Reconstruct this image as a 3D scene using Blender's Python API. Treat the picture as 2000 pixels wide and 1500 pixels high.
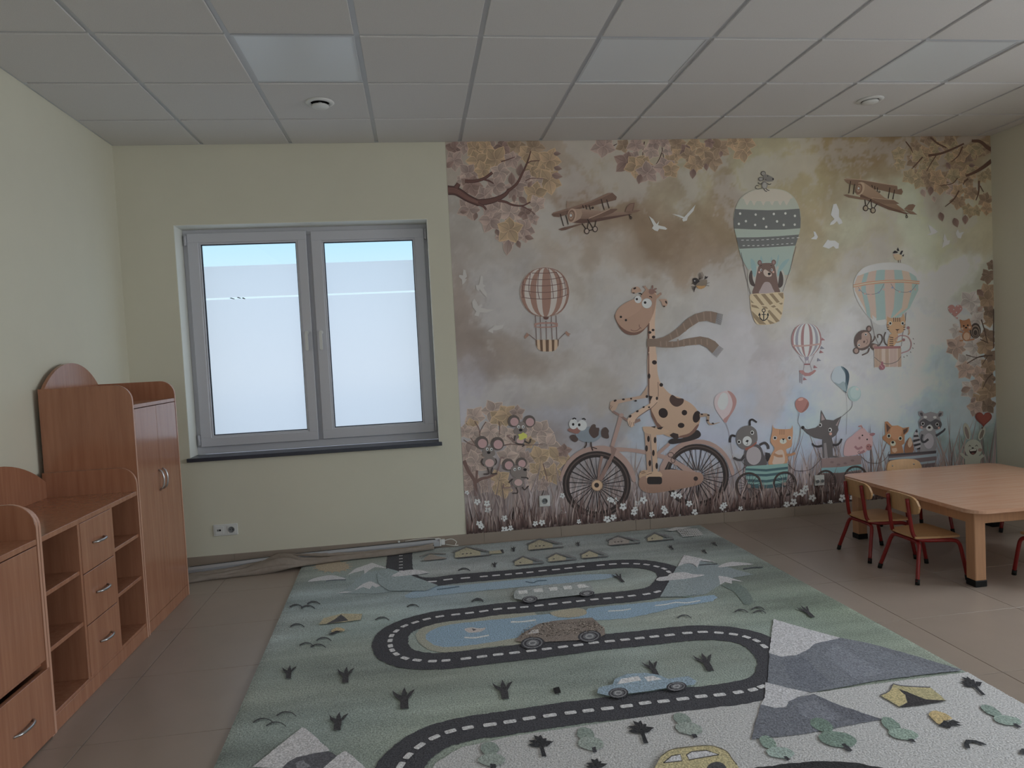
import bpy, bmesh, math, random
from mathutils import Vector, Matrix, noise
from mathutils.geometry import tessellate_polygon
S = bpy.context.scene
for o in list(bpy.data.objects): bpy.data.objects.remove(o)
C = S.collection
PI = math.pi
# ------------------------------------------------------------------ camera
F, ROLL, PITCH, YAW = 1381.2233, -.0511, -.0442, .1323
CAM = Vector((1.9926, -5.2559, 1.4202))
H, RW, FRONT = 2.985, 6.72, -8.2            # ceiling height, right wall, wall behind the camera
cy, sy, cp, sp, cr, sr = math.cos(YAW), math.sin(YAW), math.cos(PITCH), math.sin(PITCH), math.cos(ROLL), math.sin(ROLL)
fw = Vector((sy*cp, cy*cp, sp)); rt = Vector((cy, -sy, 0)); up = rt.cross(fw)
RIGHT, UP = rt*cr + up*sr, -rt*sr + up*cr
cam_d = bpy.data.cameras.new('camera'); cam = bpy.data.objects.new('camera', cam_d); C.objects.link(cam)
cam_d.sensor_width = 36; cam_d.lens = 36*F/2000; cam_d.clip_start = .02; cam_d.clip_end = 200
M4 = Matrix.Identity(4)
for i in range(3): M4[i][0], M4[i][1], M4[i][2], M4[i][3] = RIGHT[i], UP[i], -fw[i], CAM[i]
cam.matrix_world = M4; S.camera = cam
# ------------------------------------------------------------------ view, sky, daylight
S.view_settings.view_transform = 'Standard'; S.view_settings.look = 'None'
S.view_settings.gamma = 1; S.view_settings.use_curve_mapping = False
S.view_settings.exposure = 0.0
W = bpy.data.worlds.new('sky'); S.world = W; W.use_nodes = True
wn = W.node_tree.nodes; wl = W.node_tree.links; bg = wn['Background']
tc = wn.new('ShaderNodeTexCoord'); sx = wn.new('ShaderNodeSeparateXYZ'); rp = wn.new('ShaderNodeValToRGB')
wl.new(tc.outputs['Generated'], sx.inputs[0]); wl.new(sx.outputs['Z'], rp.inputs[0]); wl.new(rp.outputs[0], bg.inputs[0])
rp.color_ramp.elements[0].position = 0; rp.color_ramp.elements[0].color = (.95, .97, 1, 1)
rp.color_ramp.elements[1].position = .75; rp.color_ramp.elements[1].color = (.80, .86, 1.0, 1)
e = rp.color_ramp.elements.new(.16); e.color = (.53, .80, .99, 1)
bg.inputs[1].default_value = 1.25
def area(name, loc, direction, sx_, sy_, power, col):
    d = bpy.data.lights.new(name, 'AREA'); d.shape = 'RECTANGLE'; d.size, d.size_y, d.energy, d.color = sx_, sy_, power, col
    o = bpy.data.objects.new(name, d); C.objects.link(o); o.location = loc
    o.rotation_euler = Vector(direction).to_track_quat('-Z', 'Z').to_euler(); return o
DAY = (.965, .96, 1.0)
# daylight falling in from the sky outside the other windows of the room (right wall and wall behind the camera)
for k, yc in enumerate((-2.55, -5.2)):
    area('window_daylight', (RW+.95, yc, 2.15), (-1, 0, -.42), 2.3, 2.1, (185, 255)[k], DAY)
for xc in (1.7, 4.6): area('window_daylight', (xc, FRONT-.95, 2.15), (0, 1, -.42), 2.3, 2.1, 56, DAY)
# ------------------------------------------------------------------ helpers
def lin(c):
    return tuple((x/255/12.92 if x/255 <= .04045 else ((x/255+.055)/1.055)**2.4) for x in c[:3])
def mat(name, col, rough=.5, spec=.5, metal=0, noise_amt=0, nscale=8, stretch=(1, 1, 1), bump=0, bscale=60, col2=None, coat=0):
    m = bpy.data.materials.new(name); m.use_nodes = True; nt = m.node_tree; N, L = nt.nodes, nt.links
    b = N['Principled BSDF']; c = lin(col)
    b.inputs['Base Color'].default_value = (*c, 1); b.inputs['Roughness'].default_value = rough
    b.inputs['Specular IOR Level'].default_value = spec; b.inputs['Metallic'].default_value = metal
    b.inputs['Coat Weight'].default_value = coat
    if noise_amt or bump:
        t = N.new('ShaderNodeTexCoord'); mp = N.new('ShaderNodeMapping'); mp.inputs['Scale'].default_value = stretch
        L.new(t.outputs['Object'], mp.inputs[0])
    if noise_amt:
        n = N.new('ShaderNodeTexNoise'); n.inputs['Scale'].default_value = nscale; n.inputs['Detail'].default_value = 6; n.inputs['Roughness'].default_value = .6
        r = N.new('ShaderNodeValToRGB'); L.new(mp.outputs[0], n.inputs['Vector']); L.new(n.outputs['Fac'], r.inputs[0])
        c2 = lin(col2) if col2 else tuple(x*(1-noise_amt) for x in c)
        r.color_ramp.elements[0].position = .32; r.color_ramp.elements[1].position = .68
        r.color_ramp.elements[0].color = (*c2, 1); r.color_ramp.elements[1].color = (*c, 1)
        L.new(r.outputs[0], b.inputs['Base Color'])
    if bump:
        n2 = N.new('ShaderNodeTexNoise'); n2.inputs['Scale'].default_value = bscale; n2.inputs['Detail'].default_value = 4
        L.new(mp.outputs[0], n2.inputs['Vector']); bp = N.new('ShaderNodeBump'); bp.inputs['Strength'].default_value = bump; bp.inputs['Distance'].default_value = .002
        L.new(n2.outputs['Fac'], bp.inputs['Height']); L.new(bp.outputs[0], b.inputs['Normal'])
    return m
class MB:
    def __init__(s): s.v, s.f, s.c, s.sm = [], [], [], []
    def add(s, vs, fs, smooth=False):
        o = len(s.v); s.v += [tuple(v) for v in vs]; s.f += [tuple(i+o for i in f) for f in fs]; s.sm += [smooth]*len(fs); return s
    def box(s, x0, x1, y0, y1, z0, z1, b=0):
        if b:
            bm = bmesh.new(); bmesh.ops.create_cube(bm, size=1)
            for v in bm.verts: v.co = Vector(((x0+x1)/2+v.co.x*(x1-x0), (y0+y1)/2+v.co.y*(y1-y0), (z0+z1)/2+v.co.z*(z1-z0)))
            bmesh.ops.bevel(bm, geom=bm.edges[:], offset=b, segments=1, affect='EDGES')
            bm.verts.index_update(); s.add([v.co for v in bm.verts], [[v.index for v in f.verts] for f in bm.faces]); bm.free(); return s
        vs = [(x, y, z) for x in (x0, x1) for y in (y0, y1) for z in (z0, z1)]
        return s.add(vs, [(0, 1, 3, 2), (4, 6, 7, 5), (0, 4, 5, 1), (2, 3, 7, 6), (0, 2, 6, 4), (1, 5, 7, 3)])
    def prism(s, pts, a, b, axis='x', bev=0, smooth=False):
        # outline pts in the plane perpendicular to axis, extruded a..b
        mk = {'x': lambda p, t: (t, p[0], p[1]), 'y': lambda p, t: (p[0], t, p[1]), 'z': lambda p, t: (p[0], p[1], t)}[axis]
        bm = bmesh.new(); n = len(pts)
        lo = [bm.verts.new(mk(p, a)) for p in pts]; hi = [bm.verts.new(mk(p, b)) for p in pts]
        bm.faces.new(lo[::-1]); bm.faces.new(hi)
        for i in range(n): bm.faces.new((lo[i], lo[(i+1) % n], hi[(i+1) % n], hi[i]))
        if bev:
            caps = [ed for ed in bm.edges if (ed.verts[0] in lo and ed.verts[1] in lo) or (ed.verts[0] in hi and ed.verts[1] in hi)]
            bmesh.ops.bevel(bm, geom=caps, offset=bev, segments=1, affect='EDGES')
        bmesh.ops.recalc_face_normals(bm, faces=bm.faces[:]); bm.verts.index_update()
        s.add([v.co for v in bm.verts], [[v.index for v in f.verts] for f in bm.faces], smooth); bm.free(); return s
    def tube(s, pts, r, seg=10, closed=False, cap=True):
        P = [Vector(p) for p in pts]; n = len(P); rs = r if isinstance(r, (list, tuple)) else [r]*n
        vs, fs = [], []; prev = None
        for i, p in enumerate(P):
            t = ((P[(i+1) % n] if closed or i < n-1 else p) - (P[i-1] if closed or i else p)).normalized()
            if prev is None:
                a = Vector((0, 0, 1)) if abs(t.z) < .9 else Vector((1, 0, 0)); u = t.cross(a).normalized()
            else: u = (prev - t*prev.dot(t)).normalized()
            prev = u; w = t.cross(u)
            vs += [p + (u*math.cos(2*PI*k/seg) + w*math.sin(2*PI*k/seg))*rs[i] for k in range(seg)]
        for i in range(n if closed else n-1):
            j = (i+1) % n
            fs += [(i*seg+k, i*seg+(k+1) % seg, j*seg+(k+1) % seg, j*seg+k) for k in range(seg)]
        if cap and not closed: fs += [tuple(range(seg))[::-1], tuple((n-1)*seg+k for k in range(seg))]
        return s.add(vs, fs, True)
    def lathe(s, prof, c, seg=32, axis='z'):
        vs, fs = [], []; n = len(prof)
        for r, h in prof:
            for k in range(seg):
                a = 2*PI*k/seg; x, y = r*math.cos(a), r*math.sin(a)
                vs.append((c[0]+x, c[1]+y, c[2]+h) if axis == 'z' else (c[0]+x, c[1]-h, c[2]+y))
        for i in range(n-1): fs += [(i*seg+k, i*seg+(k+1) % seg, (i+1)*seg+(k+1) % seg, (i+1)*seg+k) for k in range(seg)]
        fs += [tuple(range(seg))[::-1], tuple((n-1)*seg+k for k in range(seg))]
        return s.add(vs, fs, True)
    def mesh(s, name, m):
        me = bpy.data.meshes.new(name); me.from_pydata(s.v, [], s.f)
        bm = bmesh.new(); bm.from_mesh(me); bmesh.ops.recalc_face_normals(bm, faces=bm.faces[:]); bm.to_mesh(me); bm.free()
        if len(me.polygons) == len(s.sm): me.polygons.foreach_set('use_smooth', s.sm)
        for x in (m if isinstance(m, (list, tuple)) else [m]): me.materials.append(x)
        return me
    def build(s, name, m, parent=None, label=None, kind=None): return obj(name, s.mesh(name, m), parent, label, kind)
def obj(name, me, parent=None, label=None, kind=None, loc=None):
    o = bpy.data.objects.new(name, me); C.objects.link(o); o.parent = parent
    if label: o['label'] = label
    if kind: o['kind'] = kind
    if loc: o.location = loc
    return o
def thing(name, label, cat, loc=(0, 0, 0), rz=0, group=None):
    o = bpy.data.objects.new(name, None); C.objects.link(o); o.location = loc; o.rotation_euler = (0, 0, rz); o.empty_display_size = .1
    o['label'], o['category'] = label, cat
    if group: o['group'] = group
    return o
def struct_root(name):
    o = bpy.data.objects.new(name, None); C.objects.link(o); o['kind'] = 'structure'; o.empty_display_size = .1; return o
def copy_tree(o, parent=None):
    c = o.copy(); C.objects.link(c); c.parent = parent
    for ch in list(o.children): copy_tree(ch, c)
    return c
def bez(pts, n=6, closed=False):
    # Catmull-Rom through points of any dimension
    P = [Vector(p) for p in pts]; m = len(P); out = []
    for i in range(m if closed else m-1):
        p0 = P[i-1] if (closed or i) else P[0]*2-P[1]; p1 = P[i]; p2 = P[(i+1) % m]
        p3 = P[(i+2) % m] if (closed or i+2 < m) else P[-1]*2-P[-2]
        for k in range(n):
            t = k/n; out.append(.5*((2*p1)+(p2-p0)*t+(2*p0-5*p1+4*p2-p3)*t*t+(3*p1-p0-3*p2+p3)*t**3))
    if not closed: out.append(P[-1])
    return out
def rrect(x0, x1, y0, y1, r, n=6):
    out = []
    for cx, cy_, a0 in ((x1-r, y1-r, 0), (x0+r, y1-r, 90), (x0+r, y0+r, 180), (x1-r, y0+r, 270)):
        out += [(cx+r*math.cos(math.radians(a0+90*k/n)), cy_+r*math.sin(math.radians(a0+90*k/n))) for k in range(n+1)]
    return out
def ray(u, v): return RIGHT*((u-1000)/F) + UP*((750-v)/F) + fw
def on_wall(u, v):
    d = ray(u, v); p = CAM + d*(-CAM.y/d.y); return p.x, p.z
def on_floor(u, v, z=0.0):
    d = ray(u, v); p = CAM + d*((z-CAM.z)/d.z); return p.x, p.y
# ------------------------------------------------------------------ materials
m_wall = mat('cream wall paint', (224, 220, 202), .75, .3, noise_amt=.03, nscale=3, bump=.15, bscale=180)
m_reveal = mat('white wall paint', (236, 236, 228), .7, .3, bump=.1, bscale=150)
m_tile_c = mat('mineral ceiling tile', (226, 223, 221), .9, .15, noise_amt=.10, nscale=240, bump=.35, bscale=420)
m_grid = mat('white ceiling runner', (204, 206, 210), .4, .5)
m_dark = mat('dark void', (22, 22, 24), .9, .1)
m_floor = mat('grey brown floor tile', (166, 151, 139), .33, .5, noise_amt=.06, nscale=5, bump=.05, bscale=90)
m_grout = mat('floor grout', (92, 82, 74), .85, .2)
m_skirt = mat('skirting tile', (160, 146, 134), .38, .5, noise_amt=.05, nscale=6)
m_pvc = mat('white window plastic', (204, 204, 211), .35, .5)
m_gasket = mat('black gasket', (24, 26, 32), .6, .3)
m_steel = mat('brushed steel', (196, 196, 198), .3, .5, metal=1)
m_sill = mat('anthracite sill', (62, 66, 78), .28, .6, noise_amt=.15, nscale=40)
m_beech = mat('red beech laminate', (178, 125, 97), .18, .55, noise_amt=.2, nscale=7, stretch=(6, 6, .35), col2=(160, 109, 84))
m_beech_edge = mat('beech edging', (206, 158, 134), .35, .5)
m_table = mat('light beech tabletop', (206, 166, 140), .26, .5, noise_amt=.15, nscale=6, stretch=(.5, 9, 9), col2=(198, 150, 122))
m_beechleg = mat('solid beech', (188, 142, 108), .45, .4, noise_amt=.15, nscale=8, stretch=(9, 9, .6))
m_ply = mat('varnished birch plywood', (192, 150, 106), .38, .5, noise_amt=.12, nscale=9, stretch=(1, 7, 1))
m_red = mat('red lacquered steel', (124, 20, 17), .32, .5)
m_black = mat('black rubber', (20, 20, 20), .6, .3)
m_white = mat('white plastic', (226, 226, 224), .35, .5)
m_grey = mat('grey plastic', (120, 122, 124), .5, .4)
m_alu = mat('aluminium profile', (200, 202, 208), .38, .5, metal=.55)
m_fabric = mat('beige blind cloth', (158, 146, 136), .85, .2, noise_amt=.12, nscale=30, bump=.3, bscale=300)
m_led = mat('acrylic diffuser', (226, 230, 234), .3, .6)
m_cord = mat('white bead cord', (230, 228, 222), .5, .4)

def glass_mat():
    m = bpy.data.materials.new('window glass'); m.use_nodes = True; N, L = m.node_tree.nodes, m.node_tree.links
    N.remove(N['Principled BSDF']); t = N.new('ShaderNodeBsdfTransparent'); g = N.new('ShaderNodeBsdfGlossy'); g.inputs['Roughness'].default_value = .02
    t.inputs[0].default_value = (.94, .97, .97, 1); mx = N.new('ShaderNodeMixShader'); mx.inputs[0].default_value = .06
    L.new(t.outputs[0], mx.inputs[1]); L.new(g.outputs[0], mx.inputs[2]); L.new(mx.outputs[0], N['Material Output'].inputs[0]); return m
def film_mat():
    m = bpy.data.materials.new('frosted film'); m.use_nodes = True; N, L = m.node_tree.nodes, m.node_tree.links
    N.remove(N['Principled BSDF']); t = N.new('ShaderNodeBsdfTranslucent'); d = N.new('ShaderNodeBsdfDiffuse'); r = N.new('ShaderNodeBsdfRefraction')
    t.inputs[0].default_value = (1, .965, .985, 1); d.inputs[0].default_value = (.8, .8, .84, 1)
    r.inputs['Roughness'].default_value = .6; r.inputs['IOR'].default_value = 1.08; r.inputs[0].default_value = (.97, .97, 1, 1)
    a = N.new('ShaderNodeMixShader'); a.inputs[0].default_value = .03; b = N.new('ShaderNodeMixShader'); b.inputs[0].default_value = .15
    L.new(t.outputs[0], b.inputs[1]); L.new(r.outputs[0], b.inputs[2]); L.new(b.outputs[0], a.inputs[1]); L.new(d.outputs[0], a.inputs[2])
    L.new(a.outputs[0], N['Material Output'].inputs[0]); return m
m_glass, m_film = glass_mat(), film_mat()
# ------------------------------------------------------------------ room shell
T = .38
def wall_with_holes(name, axis, pos, thick, a0, a1, holes, m):
    # axis 'y': wall plane y=pos running in x; axis 'x': plane x=pos running in y; holes (a0,a1,z0,z1)
    b = MB()
    def put(u0, u1, z0, z1):
        if u1-u0 < 1e-4 or z1-z0 < 1e-4: return
        if axis == 'y': b.box(u0, u1, min(pos, pos+thick), max(pos, pos+thick), z0, z1)
        else: b.box(min(pos, pos+thick), max(pos, pos+thick), u0, u1, z0, z1)
    cur = a0
    for h in sorted(holes):
        put(cur, h[0], 0, H+.3); put(h[0], h[1], 0, h[2]); put(h[0], h[1], h[3], H+.3); cur = h[1]
    put(cur, a1, 0, H+.3)
    o = b.build(name, m); o['kind'] = 'structure'; return o
WX0, WX1, WZ0, WZ1 = .362, 2.128, .79, 2.43
wall_with_holes('wall_back', 'y', 0, T, -.3, RW+.3, [(WX0, WX1, WZ0-.03, WZ1)], m_wall)
wall_with_holes('wall_left', 'x', 0, -.3, FRONT-.3, 0, [], m_wall)
wall_with_holes('wall_right', 'x', RW, T, FRONT-.3, 0, [(-3.42, -1.68, .79, 2.43), (-6.07, -4.33, .79, 2.43)], m_wall)
wall_with_holes('wall_front', 'y', FRONT, -T, -.3, RW+.3, [(.83, 2.57, .79, 2.43), (3.73, 5.47, .79, 2.43)], m_wall)
# reveal lining of the window seen in the photo (thin white plaster)
rv = MB(); rv.box(WX0, WX0+.004, .0, .2, WZ0, WZ1); rv.box(WX1-.004, WX1, .0, .2, WZ0, WZ1); rv.box(WX0+.004, WX1-.004, .0, .2, WZ1-.004, WZ1)
rv.build('trim_1', m_reveal, kind='structure')
# floor: grout bed with single tiles laid in it
fl = MB().box(-.3, RW+.3, FRONT-.3, .38, -.12, -.004).build('floor', m_grout, kind='structure')
tw, th, gp = .6127, .59, .0028
tile_me = {}
def floor_tile(x0, x1, y0, y1):
    x0, x1, y0, y1 = max(x0, 0), min(x1, RW), max(y0, FRONT), min(y1, 0)
    if x1-x0 < .01 or y1-y0 < .01: return
    k = (round(x1-x0, 3), round(y1-y0, 3))
    if k not in tile_me:
        w, h = (x1-x0)/2-gp/2, (y1-y0)/2-gp/2; tile_me[k] = MB().box(-w, w, -h, h, -.008, 0, .0009).mesh('tile', m_floor)
    obj('tile', tile_me[k], fl, loc=((x0+x1)/2, (y0+y1)/2, 0))
for i in range(-2, 11):
    xa = .64+tw*i; off = -1.218 if i < 2 else -.909
    for j in range(-3, 13):
        y1 = off - th*j; y0 = y1-th
        floor_tile(xa, xa+tw, y0, y1)
# skirting: tiles along the walls
def skirting(name, segs, axis):
    r = struct_root(name)
    for a, b in segs:
        bb = MB()
        if axis == 'back': bb.box(a+.0008, b-.0008, -.009, 0, 0, .081, .001)
        elif axis == 'right': bb.box(RW-.009, RW, a+.0008, b-.0008, 0, .081, .001)
        else: bb.box(0, .009, a+.0008, b-.0008, 0, .081, .001)
        bb.build('tile', m_skirt, r)
skirting('baseboard_back', [(.0, .62), (.62, 1.22), (1.22, 1.82), (1.82, 2.421), (2.421, 3.011), (3.011, 3.6), (3.6, 3.714), (3.714, 4.318), (4.318, 4.911), (4.911, 5.51), (5.51, 6.11), (6.11, RW-.009)], 'back')
skirting('baseboard_right', [(-.6*(k+1), -.6*k) for k in range(13)], 'right')
skirting('baseboard_left', [(-.6*(k+1), -.6*k) for k in range(13)], 'left')
# suspended ceiling
ce = MB().box(-.3, RW+.3, FRONT-.3, .38, H+.06, H+.2).build('ceiling', m_dark, kind='structure')
X1, W0, RWD = .5955, .5234, .012
xs = [0]+[X1+.6*k for k in range(11)]+[RW]; ys = [0]+[-(W0+.6*k) for k in range(13)]+[FRONT]
panels = [(2, 3), (5, 3), (8, 3)]
VENTS = [(1.506, -.83), (5.085, -.835)]
cm = {}
for i in range(len(xs)-1):
    for j in range(len(ys)-1):
        if (i, j) in [(a, b-1) for a, b in panels]: continue
        x0, x1, y0, y1 = xs[i], xs[i+1], ys[j+1], ys[j]; k = (round(x1-x0, 3), round(y1-y0, 3))
        if x1-x0 < .03 or y1-y0 < .03: continue
        if k not in cm: w, h = (x1-x0)/2-.0135, (y1-y0)/2-.0135; cm[k] = MB().box(-w, w, -h, h, -.004, .012, .0015).mesh('tile', m_tile_c)
        obj('tile', cm[k], ce, loc=((x0+x1)/2, (y0+y1)/2, H))
for x in xs[1:-1]: MB().box(x-.0145, x+.0145, FRONT, 0, H+.005, H+.009).build('runner', m_grid, ce)
for y in ys[1:-1]:
    for i in range(len(xs)-1):
        a, b = xs[i]+(.0145 if i else 0), xs[i+1]-(.0145 if i < len(xs)-2 else 0)
        if b-a > .01: MB().box(a, b, y-.0145, y+.0145, H+.0052, H+.009).build('cross_runner', m_grid, ce)
wt = struct_root('trim_2')
MB().box(0, RW, -.02, 0, H-.0005, H+.003).build('edge_angle', m_grid, wt); MB().box(0, .02, FRONT, -.02, H-.0005, H+.003).build('edge_angle', m_grid, wt)
MB().box(RW-.02, RW, FRONT, -.02, H-.0005, H+.003).build('edge_angle', m_grid, wt)
# flat light panels in the grid
names = {(2, 3): 'square flat light panel in the ceiling above and before the window', (5, 3): 'square flat light panel in the ceiling before the middle of the mural',
         (8, 3): 'square flat light panel in the ceiling near the right-hand wall'}
for (i, j) in panels:
    x0, x1, y0, y1 = xs[i]+.013, xs[i+1]-.013, ys[j]+.013, ys[j-1]-.013
    t = thing('ceiling_light', names[(i, j)], 'light', ((x0+x1)/2, (y0+y1)/2, H-.002), 0, 'flat ceiling light panels')
    w, h = (x1-x0)/2, (y1-y0)/2
    fr = MB()
    for a in ((-w, w, -h, -h+.012), (-w, w, h-.012, h), (-w, -w+.012, -h+.012, h-.012), (w-.012, w, -h+.012, h-.012)): fr.box(*a, .001, .012)
    fr.build('frame', m_grid, t); MB().box(-w+.012, w-.012, -h+.012, h-.012, .003, .01).build('diffuser', m_led, t)
def vent(x, y, label, drop):
    t = thing('air_valve', label, 'vent', (x, y, H-.004), 0, 'round ceiling air valves')
    MB().lathe([(.055, 0), (.083, 0), (.085, -.003), (.078, -.010), (.062, -.012), (.056, -.009), (.055, 0)], (0, 0, 0), 40).build('collar', m_white, t)
    MB().lathe([(.055, .001), (.055, -.002), (.02, -.002)], (0, 0, 0), 32).build('throat', m_dark, t)
    MB().lathe([(.012, -.002), (.012, -drop+.008), (.05, -drop+.006), (.052, -drop), (.045, -drop-.006), (.025, -drop-.010), (.003, -drop-.011)], (0, 0, 0), 36).build('disc', m_white, t)
vent(*VENTS[0], 'round white air valve with open disc in the ceiling above the window', .026)
vent(*VENTS[1], 'round white air valve nearly shut in the ceiling above the right end of the mural', .016)
# ------------------------------------------------------------------ window in the back wall
wr = struct_root('window_1')
def ring(x0, x1, z0, z1, w, y0, y1, b=.003, wl=None):
    m = MB(); m.box(x0, x1, y0, y1, z0, z0+w, b); m.box(x0, x1, y0, y1, z1-w, z1, b)
    m.box(x0, x0+w, y0, y1, z0+w-b, z1-w+b, b); m.box(x1-w, x1, y0, y1, z0+w-b, z1-w+b, b); return m
fr = ring(WX0+.004, WX1-.004, .79, WZ1-.004, .055, .175, .235); fr.box(1.205, 1.30, .186, .235, .84, 2.38, .002)
fr.build('window_frame', m_pvc, wr)
for n, (x0, x1, z0, z1, gx0, gx1, gz0, gz1) in enumerate([(.400, 1.238, .845, 2.398, .49, 1.16, .925, 2.316), (1.270, 2.100, .848, 2.392, 1.358, 2.014, .928, 2.308)]):
    sh = struct_root('sash'); sh.parent = wr; del sh['kind']
    m = MB(); b = .004; m.box(x0, x1, .148, .19, z0, gz0-.012, b); m.box(x0, x1, .148, .19, gz1+.012, z1, b)
    m.box(x0, gx0-.012, .148, .19, gz0-.016, gz1+.016, b); m.box(gx1+.012, x1, .148, .19, gz0-.016, gz1+.016, b)
    m.build('sash_frame', m_pvc, sh)
    bead = MB(); w = .013
    for q in ((gx0-w, gx1+w, gz0-w, gz0), (gx0-w, gx1+w, gz1, gz1+w), (gx0-w, gx0, gz0, gz1), (gx1, gx1+w, gz0, gz1)):
        bead.box(q[0], q[1], .155, .188, q[2], q[3], .002)
    bead.build('glazing_bead', m_pvc, sh)
    ga = MB(); w = .005
    for q in ((gx0, gx1, gz0, gz0+w), (gx0, gx1, gz1-w, gz1), (gx0, gx0+w, gz0+w, gz1-w), (gx1-w, gx1, gz0+w, gz1-w)): ga.box(q[0], q[1], .168, .186, q[2], q[3])
    ga.build('gasket', m_gasket, sh)
    MB().box(gx0, gx1, .187, .193, gz0, gz1).build('pane', m_glass, sh)
    MB().add([(gx0, .1862, 1.93), (gx1, .1862, 1.93), (gx1, .1862, 2.16), (gx0, .1862, 2.16)], [(0, 1, 2, 3)]).build('frosted_film', m_film, sh)
    MB().add([(gx0, .1862, gz0), (gx1, .1862, gz0), (gx1, .1862, 1.917), (gx0, .1862, 1.917)], [(0, 1, 2, 3)]).build('frosted_film', m_film, sh)
    hx = (1.201, 1.303)[n]
    h = MB(); h.lathe([(.0, .0), (.015, .0), (.015, .008), (.012, .010), (0.004, .010)], (hx, .148, 1.643), 20, 'y')
    h.tube([(hx, .14, 1.643), (hx, .118, 1.643)], .009, 12)
    h.prism(rrect(hx-.0105, hx+.0105, 1.512, 1.655, .008), .106, .120, 'y', .003); h.build('handle', m_white, sh)
    for xh in ((x0-.012) if n == 0 else (x1+.012),):
        for z0h, z1h in ((.86, .935), (2.31, 2.385)):
            MB().box(xh-.010, xh+.010, .150, .172, z0h, z1h, .003).tube([(xh, .150, z0h), (xh, .150, z1h)], .007, 8).build('hinge', m_pvc, sh)
sc = MB()
for a, b_, z in ((.66, .69, 1.921), (.71, .735, 1.924), (.745, .765, 1.919)):
    sc.add([(a, .1858, z+.004), (b_, .1858, z-.005), (b_+.008, .1858, z-.003), (a+.012, .1858, z+.007)], [(0, 1, 2, 3)])
sc.build('film_scrap', m_gasket, wr)
MB().box(.349, 2.145, -.032, .0, .762, .789, .002).box(WX0+.001, WX1-.001, -.001, .176, .762, .789).build('window_sill', m_sill, wr)
# plain windows that let the daylight in, outside the frame
def plain_window(name, axis, pos, a0, a1):
    r = struct_root(name)
    def bx(mb, u0, u1, d0, d1, z0, z1):
        if axis == 'x': mb.box(pos+d0, pos+d1, u0, u1, z0, z1)
        else: mb.box(u0, u1, pos-d1, pos-d0, z0, z1)
    m = MB(); w = .11; c = (a0+a1)/2
    for u0, u1, z0, z1 in ((a0, a1, .79, .9), (a0, a1, 2.32, 2.43), (a0, a0+w, .9, 2.32), (a1-w, a1, .9, 2.32), (c-w, c+w, .9, 2.32)): bx(m, u0, u1, .15, .22, z0, z1)
    m.build('window_frame', m_pvc, r); g = MB(); bx(g, a0+w, c-w, .18, .186, .9, 2.32); bx(g, c+w, a1-w, .18, .186, .9, 2.32); g.build('pane', m_glass, r)
plain_window('window_2', 'x', RW, -3.42, -1.68); plain_window('window_3', 'x', RW, -6.07, -4.33); plain_window('window_4', 'y', FRONT, .83, 2.57); plain_window('window_5', 'y', FRONT, 3.73, 5.47)
MB().box(-30, 40, .6, 40, -.5, -.3).build('ground', mat('pale paving', (226, 226, 230), .9, .2, noise_amt=.1, nscale=1), kind='structure')
# ------------------------------------------------------------------ cupboards along the left wall
BK, FX = .03, .488
def arc_side(top, r, n=8):
    # outline (x,z) of a side panel: square back, rounded top front corner
    return [(BK, 0), (FX, 0), (FX, top-r)] + [(FX-r+r*math.cos(a), top-r+r*math.sin(a)) for a in [PI/2*k/n for k in range(1, n+1)]] + [(BK, top)]
def pull(t, y, z, vertical=False, ln=.105, parent=None):
    pts = []
    for k in range(9):
        s = -1+2*k/8; d = .026*(1-s*s)**.5 if abs(s) < 1 else 0
        pts.append((FX+.001+d, y, z+s*ln/2) if vertical else (FX+.001+d, y+s*ln/2, z))
    MB().tube(pts, .0055, 8).build('handle', m_steel, parent, label='curved chrome bow handle')
def side_panel(t, y0, y1, top, r):
    MB().prism(arc_side(top, r), y0, y1, 'y', .0012).build('side_panel', [m_beech], t)
    ed = arc_side(top, r); path = ed[1:]
    vs, fs = [], []
    for (x, z) in path: vs += [(x+.0006, y0+.0015, z+.0006), (x+.0006, y1-.0015, z+.0006)]
    fs = [(2*i, 2*i+1, 2*i+3, 2*i+2) for i in range(len(path)-1)]
    MB().add(vs, fs).build('edge_band', m_beech_edge, t)
def crest(t, ya, yb, base, rise, low):
    half = (yb-ya)/2; R = (half*half+rise*rise)/(2*rise); c = (ya+yb)/2
    pts = [(ya, low), (yb, low)] + [(c+half*math.cos(PI*k/24)*1.0, base-R+rise+math.sqrt(max(R*R-(half*math.cos(PI*k/24))**2, 0))-0) for k in range(25)]
    pts = [(ya, low), (yb, low)] + [(c+half*math.cos(PI*k/24), base+rise-R+math.sqrt(max(R*R-(half*math.cos(PI*k/24))**2, 0))) for k in range(25)]
    MB().prism(pts, BK, BK+.018, 'x', .001).build('arched_back', m_beech, t)
def bd(t, name, x0, x1, y0, y1, z0, z1, m=None, b=.0012): return MB().box(x0, x1, y0, y1, z0, z1, b).build(name, m or m_beech, t)
def plinth(t, y0, y1): bd(t, 'plinth', FX-.02, FX-.002, y0, y1, .001, .066)
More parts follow.
